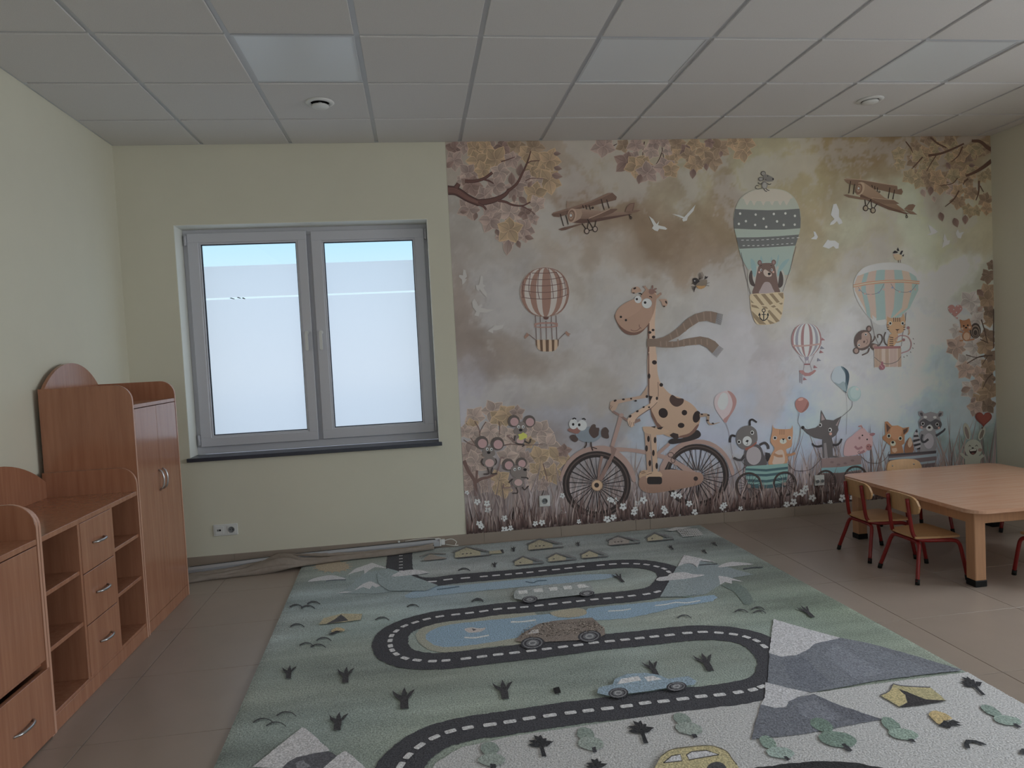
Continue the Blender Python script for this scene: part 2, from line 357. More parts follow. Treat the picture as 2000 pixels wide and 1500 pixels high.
# tall two-door cupboard by the window
t = thing('tall_cupboard', 'tall reddish beech cupboard with two long doors and arched crest beside the window', 'cupboard')
ya, yb = -1.28, -.598
side_panel(t, ya, ya+.018, 1.355, .085); side_panel(t, yb-.018, yb, 1.355, .085)
crest(t, ya+.03, yb+.02-.03, 1.352, .137, 1.0)
bd(t, 'top', BK+.018, FX-.001, ya+.018, yb-.018, 1.226, 1.246); bd(t, 'bottom', BK, FX-.02, ya+.018, yb-.018, .066, .084)
bd(t, 'back_panel', BK, BK+.006, ya+.018, yb-.018, .066, 1.23); plinth(t, ya+.018, yb-.018)
ym = -.942
for y0, y1, hy in ((ya+.020, ym-.0015, ym-.03), (ym+.0015, yb-.020, ym+.03)):
    d = bd(t, 'door', FX-.019, FX-.001, y0, y1, .069, 1.222); pull(t, hy, .793, True, .118, d)
# low shelf unit
t = thing('low_shelf_unit', 'low reddish beech unit with open shelves either side of three drawers', 'cupboard')
ya, yb = -2.282, -1.286
side_panel(t, ya, ya+.018, .918, .085); side_panel(t, yb-.018, yb, .918, .085)
crest(t, ya+.0185, yb-.0185, .872, .145, .70)
bd(t, 'top', BK+.018, FX-.001, ya+.018, yb-.018, .768, .790); bd(t, 'bottom', BK, FX-.004, ya+.018, yb-.018, .066, .080)
bd(t, 'back_panel', BK, BK+.006, ya+.018, yb-.018, .066, .77, mat('brown backing board', (92, 58, 44), .6, .3)); plinth(t, ya+.018, yb-.018)
d1, d2 = -1.957, -1.62
bd(t, 'divider', BK+.006, FX-.003, d1-.009, d1+.009, .08, .768); bd(t, 'divider', BK+.006, FX-.003, d2-.009, d2+.009, .08, .768)
for z in (.328, .554):
    bd(t, 'shelf', BK+.006, FX-.008, ya+.018, d1-.009, z-.009, z+.009); bd(t, 'shelf', BK+.006, FX-.008, d2+.009, yb-.018, z-.009, z+.009)
for z0, z1 in ((.082, .307), (.311, .537), (.541, .766)):
    d = bd(t, 'drawer', FX-.019, FX-.001, d1+.011, d2-.011, z0, z1); pull(t, (d1+d2)/2+.005, (z0+z1)/2+.003, False, .115, d)
# nearest unit with flap and box drawer
t = thing('toy_cupboard', 'low reddish beech cupboard with a flap door above a pull-out box at the left edge', 'cupboard')
yb, ya = -2.284, -2.725
side_panel(t, ya, ya+.018, .93, .095); side_panel(t, yb-.018, yb, .93, .095)
bd(t, 'top', BK+.018, FX-.001, ya+.018, yb-.018, .768, .790); bd(t, 'bottom', BK, FX-.02, ya+.018, yb-.018, .288, .306)
bd(t, 'back_panel', BK, BK+.018, ya+.018, yb-.018, .02, .92)
bd(t, 'door', FX-.019, FX-.001, ya+.020, yb-.020, .311, .764)
bx_ = MB(); bx_.box(BK+.03, FX-.02, ya+.022, ya+.036, .012, .26); bx_.box(BK+.03, FX-.02, yb-.036, yb-.022, .012, .26); bx_.box(BK+.03, FX-.02, ya+.036, yb-.036, .012, .024); bx_.box(BK+.03, BK+.044, ya+.036, yb-.036, .024, .26)
q = bx_.build('drawer_box', m_beech, t); d = bd(t, 'drawer', FX-.016, FX+.004, ya+.020, yb-.006, .006, .276); pull(t, -2.497, .138, False, .13, d)
# ------------------------------------------------------------------ table and chairs
t = thing('kids_table', 'low square light beech table with rounded corners and thick legs', 'table', (5.52, -1.232, 0))
MB().prism(rrect(-.6, .6, -.608, .608, .075), .418, .440, 'z', .003).build('tabletop', m_table, t)
ap = MB()
for q in ((-.545, .545, -.552, -.534), (-.545, .545, .534, .552), (-.55, -.532, -.534, .534), (.532, .55, -.534, .534)): ap.box(*q, .352, .418, .001)
ap.build('apron', m_beechleg, t)
for sx_ in (-1, 1):
    for sy_ in (-1, 1):
        x, y = sx_*.518, sy_*.520
        l = MB().box(x-.034, x+.034, y-.034, y+.034, .035, .417, .004).build('leg', m_beechleg, t)
        MB().box(x-.036, x+.036, y-.036, y+.036, .0, .036, .003).build('foot_cap', m_black, l)
def make_chair(label):
    t = thing('kids_chair', label, 'chair', group='small red-framed chairs round the table')
    seat = [(-.125, -.085), (-.105, -.115), (.10, -.145), (.128, -.128), (.138, -.06), (.138, .06), (.128, .128), (.10, .145), (-.105, .115), (-.125, .085)]
    MB().prism([tuple(p) for p in bez(seat, 5, True)], .244, .256, 'z', .002).build('seat', m_ply, t)
    R_ = .011
    for s in (-1, 1):
        pts = bez([(-.152, s*.083, .472), (-.140, s*.087, .36), (-.128, s*.090, .275), (-.112, s*.098, .246), (-.075, s*.112, .234), (.02, s*.135, .232), (.082, s*.150, .230), (.108, s*.157, .212), (.122, s*.160, .16), (.150, s*.164, .018)], 5)
        f = MB().tube(pts, R_, 10).build('side_frame', m_red, t)
        MB().tube([(.1515, s*.1642, .000), (.147, s*.1635, .030)], .0125, 10).build('foot_cap', m_black, f)
    legs = bez([(-.160, -.162, .018), (-.130, -.135, .13), (-.113, -.120, .195), (-.105, -.100, .218), (-.104, -.05, .223), (-.104, .05, .223), (-.105, .100, .218), (-.113, .120, .195), (-.130, .135, .13), (-.160, .162, .018)], 5)
    f = MB().tube(legs, R_, 10).build('rear_leg_frame', m_red, t)
    for s in (-1, 1): MB().tube([(-.162, s*.164, .000), (-.156, s*.159, .030)], .0125, 10).build('foot_cap', m_black, f)
    # curved backrest
    out = rrect(-.138, .138, .384, .500, .038); out = [(y, z+(.012*math.cos(y/.138*PI/2) if z > .44 else 0)) for y, z in out]
    n = len(out); vs = []
    for dx in (-.141, -.129):
        for y, z in out: vs.append((dx-(z-.44)*.12+.018*(y/.138)**2, y, z))
    # grid strips so that the bend stays smooth: two caps filled as fans of columns
    bm = bmesh.new(); cols = 12; rows = 1
    mb = MB(); ysm = [-.138+.276*k/24 for k in range(25)]
    def zr(y):
        e = max(0, abs(y)-.100); rr = .038; dz = rr-math.sqrt(max(rr*rr-e*e, 0)); e2 = max(0, abs(y)-.086)/.052; return .384+dz, .482-.046*(1-math.sqrt(max(1-e2*e2, 0)))+.010*math.cos(y/.138*PI/2)
    V, Fc = [], []
    for y in ysm:
        a, b = zr(y); c = .018*(y/.138)**2
        for z, dx in ((a, -.141), (b, -.141), (b, -.129), (a, -.129)): V.append((dx-(z-.44)*.12+c, y, z))
    for k in range(24):
        o = k*4
        for q in range(4): Fc.append((o+q, o+(q+1) % 4, o+4+(q+1) % 4, o+4+q))
    Fc += [(0, 1, 2, 3), (96, 97, 98, 99)]; bm.free()
    br = mb.add(V, Fc).build('backrest', m_ply, t)
    for s in (-1, 1):
        for z in (.415, .452): MB().tube([(-.128-(z-.44)*.12, s*.086, z), (-.1205-(z-.44)*.12, s*.086, z)], .006, 10).build('rivet', m_steel, br)
    return t
ch = make_chair('small red-framed chair at the left side of the table, nearer the camera'); ch.location = (4.872, -1.500, 0)
for loc, rz, lab in (((4.872, -1.078, 0), 0, 'small red-framed chair at the left side of the table, nearer the mural'),
                     ((5.485, -.645, 0), -PI/2, 'small red-framed chair behind the table with its back to the mural'),
                     ((5.485, -1.81, 0), PI/2, 'small red-framed chair at the near side of the table, mostly out of frame'),
                     ((6.10, -1.04, 0), PI, 'small red-framed chair at the far right side of the table, only legs in view')):
    c = copy_tree(ch); c.location = loc; c.rotation_euler = (0, 0, rz); c['label'] = lab
# ------------------------------------------------------------------ sockets
def socket_plate(name, label, x0, x1, z0, z1, kinds, yb=0.0):
    t = thing(name, label, 'socket', ((x0+x1)/2, yb, (z0+z1)/2)); w, h = (x1-x0)/2, (z1-z0)/2
    MB().box(-w, w, -.010, 0, -h, h, .002).build('plate', m_white, t)
    n = len(kinds); s = 2*w/n
    for i, k in enumerate(kinds):
        c = -w+s*(i+.5); q = min(s, 2*h)*.36
        fr = MB().box(c-q, c+q, -.013, -.010, -q, q, .001).build('insert', m_white, t)
        if k == 'power':
            MB().lathe([(.0205, .0), (.0215, .0026), (.019, .0026), (.0175, .0005), (.002, .0005)], (c, -.013, 0), 28, 'y').build('socket_ring', m_grey, fr)
            MB().box(c-.0095-.003, c-.0095+.003, -.0145, -.0135, -.003, .003).box(c+.0095-.003, c+.0095+.003, -.0145, -.0135, -.003, .003).build('pin_hole', m_black, fr)
        elif k == 'data':
            MB().box(c-.002, c+.011, -.0138, -.0128, -.006, .007).build('port', m_black, fr)
            MB().box(c-.016, c-.004, -.0138, -.0128, -.006, .007).build('port_cover', m_grey, fr)
        else:
            MB().prism(rrect(c-.014, c+.014, -.024, .012, .012), -.0165, -.013, 'y', .001).build('lid', m_white, fr)
            MB().lathe([(.014, .0), (.014, .001), (.011, .001), (.002, .001)], (c, -.0165, -.006), 20, 'y').build('socket_ring', m_grey, fr)
socket_plate('wall_socket', 'white double socket with data port and power outlet under the window', .489, .655, .2195, .3005, ['data', 'power'])
socket_plate('wall_socket', 'single white socket in the mural grass left of the big bicycle wheel', 2.853, 2.935, .245, .3285, ['power'], -.0078)
socket_plate('wall_socket', 'white twin socket on the mural beside the second cart wheel', 5.087, 5.168, .2355, .3185, ['twin', 'twin'], -.0078)
# ------------------------------------------------------------------ roller blind lying on the floor
t = thing('roller_blind', 'taken-down roller blind with crumpled beige cloth lying along the skirting under the window', 'blind')
A, B = Vector((.35, -.155, 0)), Vector((2.085, -.030, 0)); dv = (B-A).normalized(); nv = Vector((-dv.y, dv.x, 0))
def rail_pt(s, n, z): p = A+(B-A)*s+nv*n; return (p.x, p.y, z+.0165*min(1, s/.40))
prof = [(-.020, .004), (.018, .004), (.020, .008), (.020, .046), (.016, .052), (-.008, .052), (-.020, .036)]
V = [rail_pt(s, n, z) for s in (0, .4, 1) for n, z in prof]; k = len(prof)
MB().add(V, [tuple(range(k)), tuple(range(2*k, 3*k))]+[(r*k+i, r*k+(i+1) % k, r*k+k+(i+1) % k, r*k+k+i) for r in (0, 1) for i in range(k)]).build('headrail', m_alu, t)
sl = [rail_pt(s, n, z) for s in (.004, .4, .996) for n, z in ((-.001, .0525), (.006, .0525), (.006, .054), (-.001, .054))]
MB().add(sl, [(0, 1, 2, 3), (8, 9, 10, 11)]+[(r*4+i, r*4+(i+1) % 4, r*4+4+(i+1) % 4, r*4+4+i) for r in (0, 1) for i in range(4)]).build('cable_slot', m_gasket, t)
br = MB(); p = rail_pt(1, 0, 0); br.box(p[0]+.001, p[0]+.012, p[1]-.024, p[1]+.018, .0205, .070, .002); br.box(p[0]+.012, p[0]+.040, p[1]-.018, p[1]+.010, .024, .066, .004); br.box(p[0]-.03, p[0]+.001, p[1]-.015, p[1]+.008, .069, .076, .002)
br.build('end_bracket', m_white, t)
cd = bez([(p[0]+.036, p[1]-.008, .055), (p[0]+.09, p[1]-.004, .062), (p[0]+.125, p[1]-.012, .040), (p[0]+.115, p[1]-.03, .024), (p[0]+.135, p[1]-.05, .0235), (p[0]+.10, p[1]-.045, .0235), (p[0]+.045, p[1]-.02, .030)], 8)
MB().tube(cd, .0028, 6).build('bead_cord', m_cord, t)
cd = bez([(p[0]-.02, p[1]+.002, .074), (p[0]-.12, p[1]+.010, .080), (p[0]-.25, p[1]+.004, .0725)], 8); MB().tube(cd, .0025, 6).build('bead_cord', m_cord, t)
q = rail_pt(.83, .012, .052); MB().lathe([(.003, 0), (.008, .002), (.009, .010), (.006, .014), (.001, .014)], q, 14).build('cord_knob', m_white, t)
# cloth: a flat bundle with folds lofted along the rail
ns, nc = 90, 44; V, Fc = [], []
for i in range(ns):
    s = i/(ns-1); x = .34+1.70*s; over = math.exp(-((s-.36)/.085)**2)           # where the cloth is thrown over the rail
    back = -.180+.112*s+.070*over; front = -.385+.262*s+.012*math.sin(s*13); hgt = .030+.040*over+.006*s; lift = .0165*min(1, max(0, (s-.34)/.08))
    for j in range(nc):
        a = 2*PI*j/nc; u = .5-.5*math.cos(a); y = front+(back-front)*u
        if math.sin(a) > 0:
            ridge = abs(math.sin(PI*(2.3*u+2.6*s+.5*noise.noise(Vector((s*6, u*2, 1.7))))))**.55
            z = .006+hgt*math.sin(a)**.45*(.12+.90*ridge)*(1.12-.55*u*(1-over))*(1+.25*noise.noise(Vector((s*16, u*5, .3))))
        else: z = .003
        V.append((x+.004*math.sin(j*1.7), y+.005*noise.noise(Vector((s*14, u*6, 4))), max(z, .003)+lift))
for i in range(ns-1):
    for j in range(nc): Fc.append((i*nc+j, i*nc+(j+1) % nc, (i+1)*nc+(j+1) % nc, (i+1)*nc+j))
Fc += [tuple(range(nc)), tuple((ns-1)*nc+j for j in range(nc))]
MB().add(V, Fc, True).build('cloth', m_fabric, t)
# rope-like rolls of the crumpled cloth, running diagonally over the bundle
for pts, r0 in (([(.36, -.335, .018), (.55, -.318, .022), (.75, -.270, .032), (.92, -.205, .050), (1.05, -.150, .062)], .013), ([(.38, -.285, .020), (.58, -.255, .027), (.80, -.200, .040), (.98, -.145, .066)], .011),
                ([(1.02, -.130, .074), (1.20, -.165, .066), (1.45, -.150, .047), (1.75, -.128, .040), (2.03, -.108, .038)], .013), ([(1.05, -.200, .050), (1.30, -.195, .038), (1.60, -.165, .034), (1.98, -.122, .032)], .010), ([(.36, -.225, .020), (.60, -.215, .026), (.84, -.160, .046)], .012)):
    P = bez(pts, 9); n = len(P)
    MB().tube([p+Vector((0, .004*noise.noise(p*23), .004*noise.noise(p*31))) for p in P], [r0*(.35+.65*math.sin(PI*min(max(i/(n-1), .04), .96))**.5)*(1+.3*noise.noise(p*17)) for i, p in enumerate(P)], 12).build('cloth_fold', m_fabric, t)
# ------------------------------------------------------------------ flat print: polygons in thin layers, colour per vertex
def print_mat(name, gain, rough, bump=0, bscale=200, speckle=0, spec=.3):
    m = bpy.data.materials.new(name); m.use_nodes = True; N, L = m.node_tree.nodes, m.node_tree.links; b = N['Principled BSDF']
    a = N.new('ShaderNodeVertexColor'); a.layer_name = 'Col'; v = N.new('ShaderNodeVectorMath'); v.operation = 'MULTIPLY'; v.inputs[1].default_value = gain
    L.new(a.outputs[0], v.inputs[0]); w = N.new('ShaderNodeVectorMath'); w.operation = 'MINIMUM'; w.inputs[1].default_value = (.9, .9, .9); L.new(v.outputs[0], w.inputs[0]); out = w.outputs[0]
    if speckle:
        n = N.new('ShaderNodeTexNoise'); n.inputs['Scale'].default_value = bscale; n.inputs['Detail'].default_value = 3; t = N.new('ShaderNodeTexCoord'); L.new(t.outputs['Object'], n.inputs['Vector'])
        mr = N.new('ShaderNodeMapRange'); mr.inputs[1].default_value = .3; mr.inputs[2].default_value = .7; mr.inputs[3].default_value = 1-speckle; mr.inputs[4].default_value = 1+speckle
        L.new(n.outputs['Fac'], mr.inputs[0]); v2 = N.new('ShaderNodeVectorMath'); v2.operation = 'SCALE'; L.new(out, v2.inputs[0]); L.new(mr.outputs[0], v2.inputs[3]); out = v2.outputs[0]
        bp = N.new('ShaderNodeBump'); bp.inputs['Strength'].default_value = bump; bp.inputs['Distance'].default_value = .004; L.new(n.outputs['Fac'], bp.inputs['Height']); L.new(bp.outputs[0], b.inputs['Normal'])
    L.new(out, b.inputs['Base Color']); b.inputs['Roughness'].default_value = rough; b.inputs['Specular IOR Level'].default_value = spec
    return m
class Art:
    def __init__(s, place, ox=0, oy=0, sc=1, base=0, jitter=0): s.place, s.k, s.jit = place, base, jitter; s.v, s.f, s.c = [], [], []; s.at(ox, oy, sc)
    def at(s, ox, oy, sc): s.ox, s.oy, s.sc = ox, oy, sc; return s
    def raw(s, px, cols):
        # px: pixel points, cols: colour for each
        n = len(s.v); P = [s.place(s.ox+p[0]*s.sc, s.oy+p[1]*s.sc, s.k) for p in px]
        if s.jit:
            Q, K = [], []
            for i, p in enumerate(P):
                q = P[(i+1) % len(P)]; d = (Vector(q)-Vector(p)).length; m = max(1, min(40, int(d/.02)))
                for j in range(m): Q.append(Vector(p).lerp(Vector(q), j/m)); K.append(cols[i])
            P = [(p.x+s.jit*noise.noise(p*90), p.y+s.jit*noise.noise(p*90+Vector((7, 3, 1))), p.z) for p in Q]; cols = K
        try: tri = tessellate_polygon([[Vector(p) for p in P]])
        except Exception: return s
        s.v += P; s.f += [tuple(i+n for i in t) for t in tri]; s.c += [lin(c) for c in cols]; s.k += 1; return s
    def poly(s, col, pts, smooth=0, col2=None, axis=1):
        P = [(pts[i], pts[i+1]) for i in range(0, len(pts), 2)] if not isinstance(pts[0], (tuple, list, Vector)) else pts
        if smooth: P = [(p[0], p[1]) for p in bez([(a, b) for a, b in P], smooth, True)]
        if col2:
            lo, hi = min(p[axis] for p in P), max(p[axis] for p in P)
            cols = [tuple(col[i]+(col2[i]-col[i])*(p[axis]-lo)/(hi-lo+1e-6) for i in range(3)) for p in P]
        else: cols = [col]*len(P)
        return s.raw(P, cols)
    def ell(s, col, cx, cy_, rx, ry=None, rot=0, n=20, col2=None):
        ry = ry or rx; ca, sa = math.cos(math.radians(rot)), math.sin(math.radians(rot))
        pts = [(cx+rx*math.cos(a)*ca-ry*math.sin(a)*sa, cy_+rx*math.cos(a)*sa+ry*math.sin(a)*ca) for a in [2*PI*k/n for k in range(n)]]
        return s.poly(col, pts, 0, col2)
    def line(s, col, w, pts, smooth=5, closed=False, w2=None):
        P = [(pts[i], pts[i+1]) for i in range(0, len(pts), 2)]
        if smooth and len(P) > 2: P = [(p[0], p[1]) for p in bez(P, smooth, closed)]
        n = len(P); Lf, Rt = [], []; w2 = w if w2 is None else w2
        for i in range(n):
            a = P[i-1] if (closed or i) else P[i]; b = P[(i+1) % n] if (closed or i < n-1) else P[i]
            dx, dy = b[0]-a[0], b[1]-a[1]; d = math.hypot(dx, dy) or 1; h = (w+(w2-w)*i/max(1, n-1))/2
            Lf.append((P[i][0]-dy/d*h, P[i][1]+dx/d*h)); Rt.append((P[i][0]+dy/d*h, P[i][1]-dx/d*h))
        o = len(s.v); pp = []
        for l, r in zip(Lf, Rt): pp += [l, r]
        s.v += [s.place(s.ox+p[0]*s.sc, s.oy+p[1]*s.sc, s.k) for p in pp]; s.c += [lin(col)]*len(pp)
        s.f += [(o+2*i, o+2*i+1, o+2*((i+1) % n)+1, o+2*((i+1) % n)) for i in range(n if closed else n-1)]; s.k += 1; return s
    def ring(s, col, w, cx, cy_, rx, ry=None, rot=0, n=36):
        ry = ry or rx; ca, sa = math.cos(math.radians(rot)), math.sin(math.radians(rot)); pts = []
        for k in range(n): a = 2*PI*k/n; pts += [cx+rx*math.cos(a)*ca-ry*math.sin(a)*sa, cy_+rx*math.cos(a)*sa+ry*math.sin(a)*ca]
        return s.line(col, w, pts, 0, True)
    def flush(s, name, m, parent):
        if s.f: o = s.build(name, m, parent)
        s.v, s.f, s.c = [], [], []; return s
    def build(s, name, m, parent, label=None):
        me = bpy.data.meshes.new(name); me.from_pydata(s.v, [], s.f); me.materials.append(m)
        a = me.color_attributes.new('Col', 'FLOAT_COLOR', 'POINT'); a.data.foreach_set('color', [x for c in s.c for x in (*c, 1)])
        return obj(name, me, parent, label)
LAY = 1.6e-5
def wallp(u, v, k):
    x, z = on_wall(u, v); return (min(max(x, 2.292), RW-.001), -.0012-k*LAY, min(max(z, .081), H-.001))
MUR = thing('mural', 'cream and brown wallpaper mural of a giraffe riding a bicycle with animals in carts', 'mural')
m_print = print_mat('wallpaper print', (2.86, 2.74, 2.62), .5)
rnd = random.Random(4)
# sky of the wallpaper: soft brown and white clouds on a fine grid
CL = [(880, 300, 128, 122, 116), (900, 470, 122, 118, 116), (960, 420, 132, 130, 128), (1080, 470, 138, 134, 128), (1130, 330, 128, 120, 112), (1180, 420, 112, 98, 86), (1230, 330, 132, 126, 114), (1350, 350, 132, 128, 112), (1270, 440, 108, 94, 80),
      (1380, 440, 112, 100, 84), (1200, 500, 124, 114, 104), (1140, 545, 142, 142, 142), (1240, 555, 138, 136, 134), (1330, 520, 118, 106, 94), (1420, 500, 112, 102, 88), (1440, 400, 110, 98, 82), (1500, 330, 134, 132, 114), (1570, 320, 130, 124, 100),
      (1590, 400, 124, 114, 92), (1640, 300, 116, 104, 80), (1720, 300, 112, 98, 78), (1850, 330, 112, 96, 78), (1620, 440, 146, 150, 138), (1580, 480, 128, 120, 100), (1700, 460, 140, 138, 124), (1780, 440, 146, 152, 140), (1840, 420, 140, 144, 126), (1900, 450, 140, 138, 122),
      (1650, 520, 134, 130, 122), (1740, 520, 152, 154, 152), (1850, 520, 164, 170, 174), (1920, 560, 140, 146, 140), (1600, 570, 146, 148, 146), (1540, 560, 138, 136, 130), (1430, 560, 130, 126, 122), (1390, 600, 138, 138, 140), (1320, 600, 140, 140, 140), (1180, 610, 136, 136, 138),
      (900, 560, 120, 112, 108), (920, 640, 112, 104, 100), (960, 690, 108, 98, 92), (980, 570, 134, 134, 138), (1000, 520, 132, 130, 130), (1100, 600, 138, 138, 142), (1110, 520, 126, 116, 106), (1140, 660, 138, 136, 138), (1010, 700, 116, 108, 102), (930, 740, 128, 126, 132), (1050, 740, 138, 136, 136),
      (900, 780, 138, 138, 148), (1000, 780, 132, 130, 132), (1100, 760, 136, 134, 132), (1200, 700, 138, 136, 138), (1150, 790, 128, 124, 122), (1350, 700, 144, 146, 152), (1350, 780, 138, 142, 154), (1450, 690, 146, 146, 152), (1500, 740, 142, 140, 146), (1450, 830, 136, 144, 158), (1580, 830, 134, 148, 166), (1620, 680, 150, 152, 158),
      (1700, 780, 150, 156, 168), (1800, 700, 154, 160, 172), (1860, 650, 156, 162, 172), (1750, 860, 134, 152, 170), (1850, 800, 128, 150, 160), (1900, 760, 128, 144, 152), (1900, 870, 100, 112, 108), (1250, 840, 132, 140, 152), (1400, 880, 130, 140, 156), (1100, 860, 128, 130, 140), (1000, 860, 122, 118, 122), (1060, 930, 112, 104, 104), (940, 930, 106, 96, 96), (1200, 930, 118, 112, 116), (1400, 960, 112, 104, 108), (1600, 930, 128, 128, 140), (1800, 920, 124, 134, 148)]
CL = [(on_wall(a, b), lin(c)) for a, b, *c in CL]
nx, nz = 280, 184; V, Fc, K = [], [], []
for j in range(nz+1):
    for i in range(nx+1):
        x = 2.29+(RW-2.29)*i/nx; z = .08+(H-.08)*j/nz
        w1 = noise.turbulence_vector(Vector((x*1.6, 3.1, z*1.6)), 5, False) if False else Vector((noise.fractal(Vector((x*1.7, 1.3, z*1.7)), .8, 2.1, 6), 0, noise.fractal(Vector((x*1.7+9, 5.3, z*1.7)), .8, 2.1, 6)))
        X, Z = x+.30*w1.x, z+.26*w1.z; tot = 0; c = [0, 0, 0]
        for (cx, cz), col in CL:
            d = (X-cx)**2+(Z-cz)**2; w = 1/(d*d+.0008); tot += w
            for q in range(3): c[q] += col[q]*w
        f = 1+.09*noise.fractal(Vector((x*4, 8.8, z*4)), .6, 2.2, 6)
        n1 = noise.fractal(Vector((x*1.9+.5*w1.x, 4.4, z*2.3+.5*w1.z)), .55, 2.3, 7); t1 = min(1, max(0, (n1-.02)/.34)); t1 = t1*t1*(3-2*t1)*.45; n2 = min(1, max(0, (-n1-.05)/.4))*.07
        V.append((x, -.0012, z)); K.append([((q/tot)*(1-n2*(1, 1.15, 1.35)[i])*f)*(1-t1)+t1*max(q/tot, (.262, .258, .262)[i])*(.5+.5*f) for i, q in enumerate(c)])
for j in range(nz):
    for i in range(nx): o = j*(nx+1)+i; Fc.append((o, o+1, o+nx+2, o+nx+1))
me = bpy.data.meshes.new('wallpaper_sky'); me.from_pydata(V, [], Fc); me.materials.append(m_print)
a = me.color_attributes.new('Col', 'FLOAT_COLOR', 'POINT'); a.data.foreach_set('color', [x for c in K for x in (*c, 1)])
obj('wallpaper_sky', me, MUR)
class WallArt(Art):
    def build(s, *q):
        s.c = [tuple(.78*v+.22*(.32*c[0]+.5*c[1]+.18*c[2])+.006 for v in c) for c in s.c]; return Art.build(s, *q)
def art(ox, oy, sc, base): return WallArt(wallp, ox, oy, sc, base)
def done(a, name, label=None): return a.build(name+'_print', m_print, MUR, label) if a.f else None
def part(a, name): a.flush(name+'_print', m_print, MUR)
BK_, WH, CRM = (22, 18, 20), (178, 178, 182), (160, 146, 128)
# --- leaves
PAL = {'p': ((108, 90, 86), (128, 112, 106)), 'd': ((92, 72, 68), (110, 90, 84)), 'y': ((116, 96, 78), (136, 116, 88)), 'l': ((118, 102, 98), (138, 122, 114)), 'g': ((112, 102, 80), (132, 118, 90)), 'f': ((124, 118, 118), (144, 142, 144)), 'b': ((106, 88, 72), (122, 104, 84)), 'k': ((86, 72, 62), (102, 86, 74))}
def leaf(a, x, y, ang, ln, wd, pal):
    c0, c1 = PAL[pal]; s = 1 if rnd.random() < .5 else -1; ca, sa = math.cos(ang), math.sin(ang); pts = []; cols = []
    prof = [(0, 0), (.14, .30), (.32, .48), (.50, .50), (.70, .36), (.88, .14), (1, 0)]
    for t, w in prof: pts.append((t, w))
    for t, w in prof[-2:0:-1]: pts.append((t, -w))
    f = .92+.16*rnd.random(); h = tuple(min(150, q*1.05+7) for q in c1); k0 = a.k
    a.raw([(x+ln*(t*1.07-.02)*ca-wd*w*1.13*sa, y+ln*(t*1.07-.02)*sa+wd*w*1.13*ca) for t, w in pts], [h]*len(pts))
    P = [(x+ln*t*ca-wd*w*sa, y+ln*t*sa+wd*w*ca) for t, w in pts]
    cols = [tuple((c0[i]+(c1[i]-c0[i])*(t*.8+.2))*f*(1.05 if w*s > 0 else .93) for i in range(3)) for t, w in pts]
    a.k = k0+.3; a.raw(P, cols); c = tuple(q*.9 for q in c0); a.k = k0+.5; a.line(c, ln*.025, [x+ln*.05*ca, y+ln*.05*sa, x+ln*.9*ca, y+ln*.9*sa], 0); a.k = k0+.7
def star(a, x, y, r, rot, pal, n=5, sub=None):
    order = list(range(n)); rnd.shuffle(order)
    for i in order:
        an = math.radians(rot)+2*PI*i/n+rnd.uniform(-.15, .15); leaf(a, x, y, an, r*rnd.uniform(.85, 1.08), r*.74, pal)
# top-left branch (crop of the photograph at 860,270)
a = art(860, 270, .16, 20)
BR, BR2 = (78, 50, 46), (58, 36, 34)
st = [(180, 130, 130, 200, 'd'), (170, 270, 130, 20, 'p'), (300, 90, 110, 30, 'p'), (430, 120, 130, 60, 'y'), (600, 110, 130, 0, 'p'), (760, 120, 130, 40, 'd'), (560, 120, 110, 10, 'y'), (930, 100, 120, 60, 'b'), (1060, 190, 140, 20, 'y'), (1150, 110, 130, 80, 'b'), (450, 280, 150, 30, 'y'), (680, 260, 170, 10, 'y'), (870, 260, 120, 60, 'p'), (340, 420, 130, 10, 'p'), (520, 390, 120, 40, 'y'), (730, 420, 140, 70, 'l'), (1200, 270, 140, 20, 'y'), (1330, 270, 160, 0, 'y'), (1110, 410, 110, 30, 'y'), (1240, 410, 100, 50, 'y'), (1030, 480, 110, 10, 'p'), (1330, 520, 170, 15, 'y'), (1160, 560, 110, 30, 'l'), (260, 520, 90, 80, 'l'),
      (680, 580, 150, 10, 'p'), (380, 580, 150, 75, 'd'), (540, 700, 130, 20, 'p'), (920, 620, 140, 50, 'p'), (1160, 680, 150, 60, 'y'), (1180, 800, 120, 30, 'l'), (350, 860, 150, 5, 'p'), (590, 780, 120, 50, 'p'), (700, 850, 120, 20, 'p'), (850, 900, 170, 15, 'l'), (610, 1000, 160, 40, 'p'), (600, 880, 110, 70, 'p'), (1040, 920, 110, 30, 'd'), (1130, 980, 90, 60, 'p'), (1020, 1110, 160, 10, 'p'), (830, 1180, 190, 20, 'p'), (840, 1120, 170, 55, 'y')]
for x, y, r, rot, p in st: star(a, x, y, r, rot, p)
for x, y, an, ln, p in [(1380, 190, 0, 90, 'd'), (1385, 360, 10, 100, 'd'), (1360, 450, 10, 130, 'd'), (960, 460, -80, 150, 'd'), (870, 570, -90, 150, 'd'), (1070, 600, -60, 90, 'd'), (960, 720, 40, 130, 'd'), (900, 690, 90, 95, 'd'), (1030, 1200, 15, 110, 'd'), (830, 1240, 95, 190, 'p'), (940, 1250, 70, 95, 'd'), (680, 1110, 70, 90, 'd'), (70, 360, -40, 120, 'd'), (240, 900, 0, 90, 'd'), (440, 910, 105, 100, 'd')]: leaf(a, x, y, math.radians(an), ln, ln*.55, p)
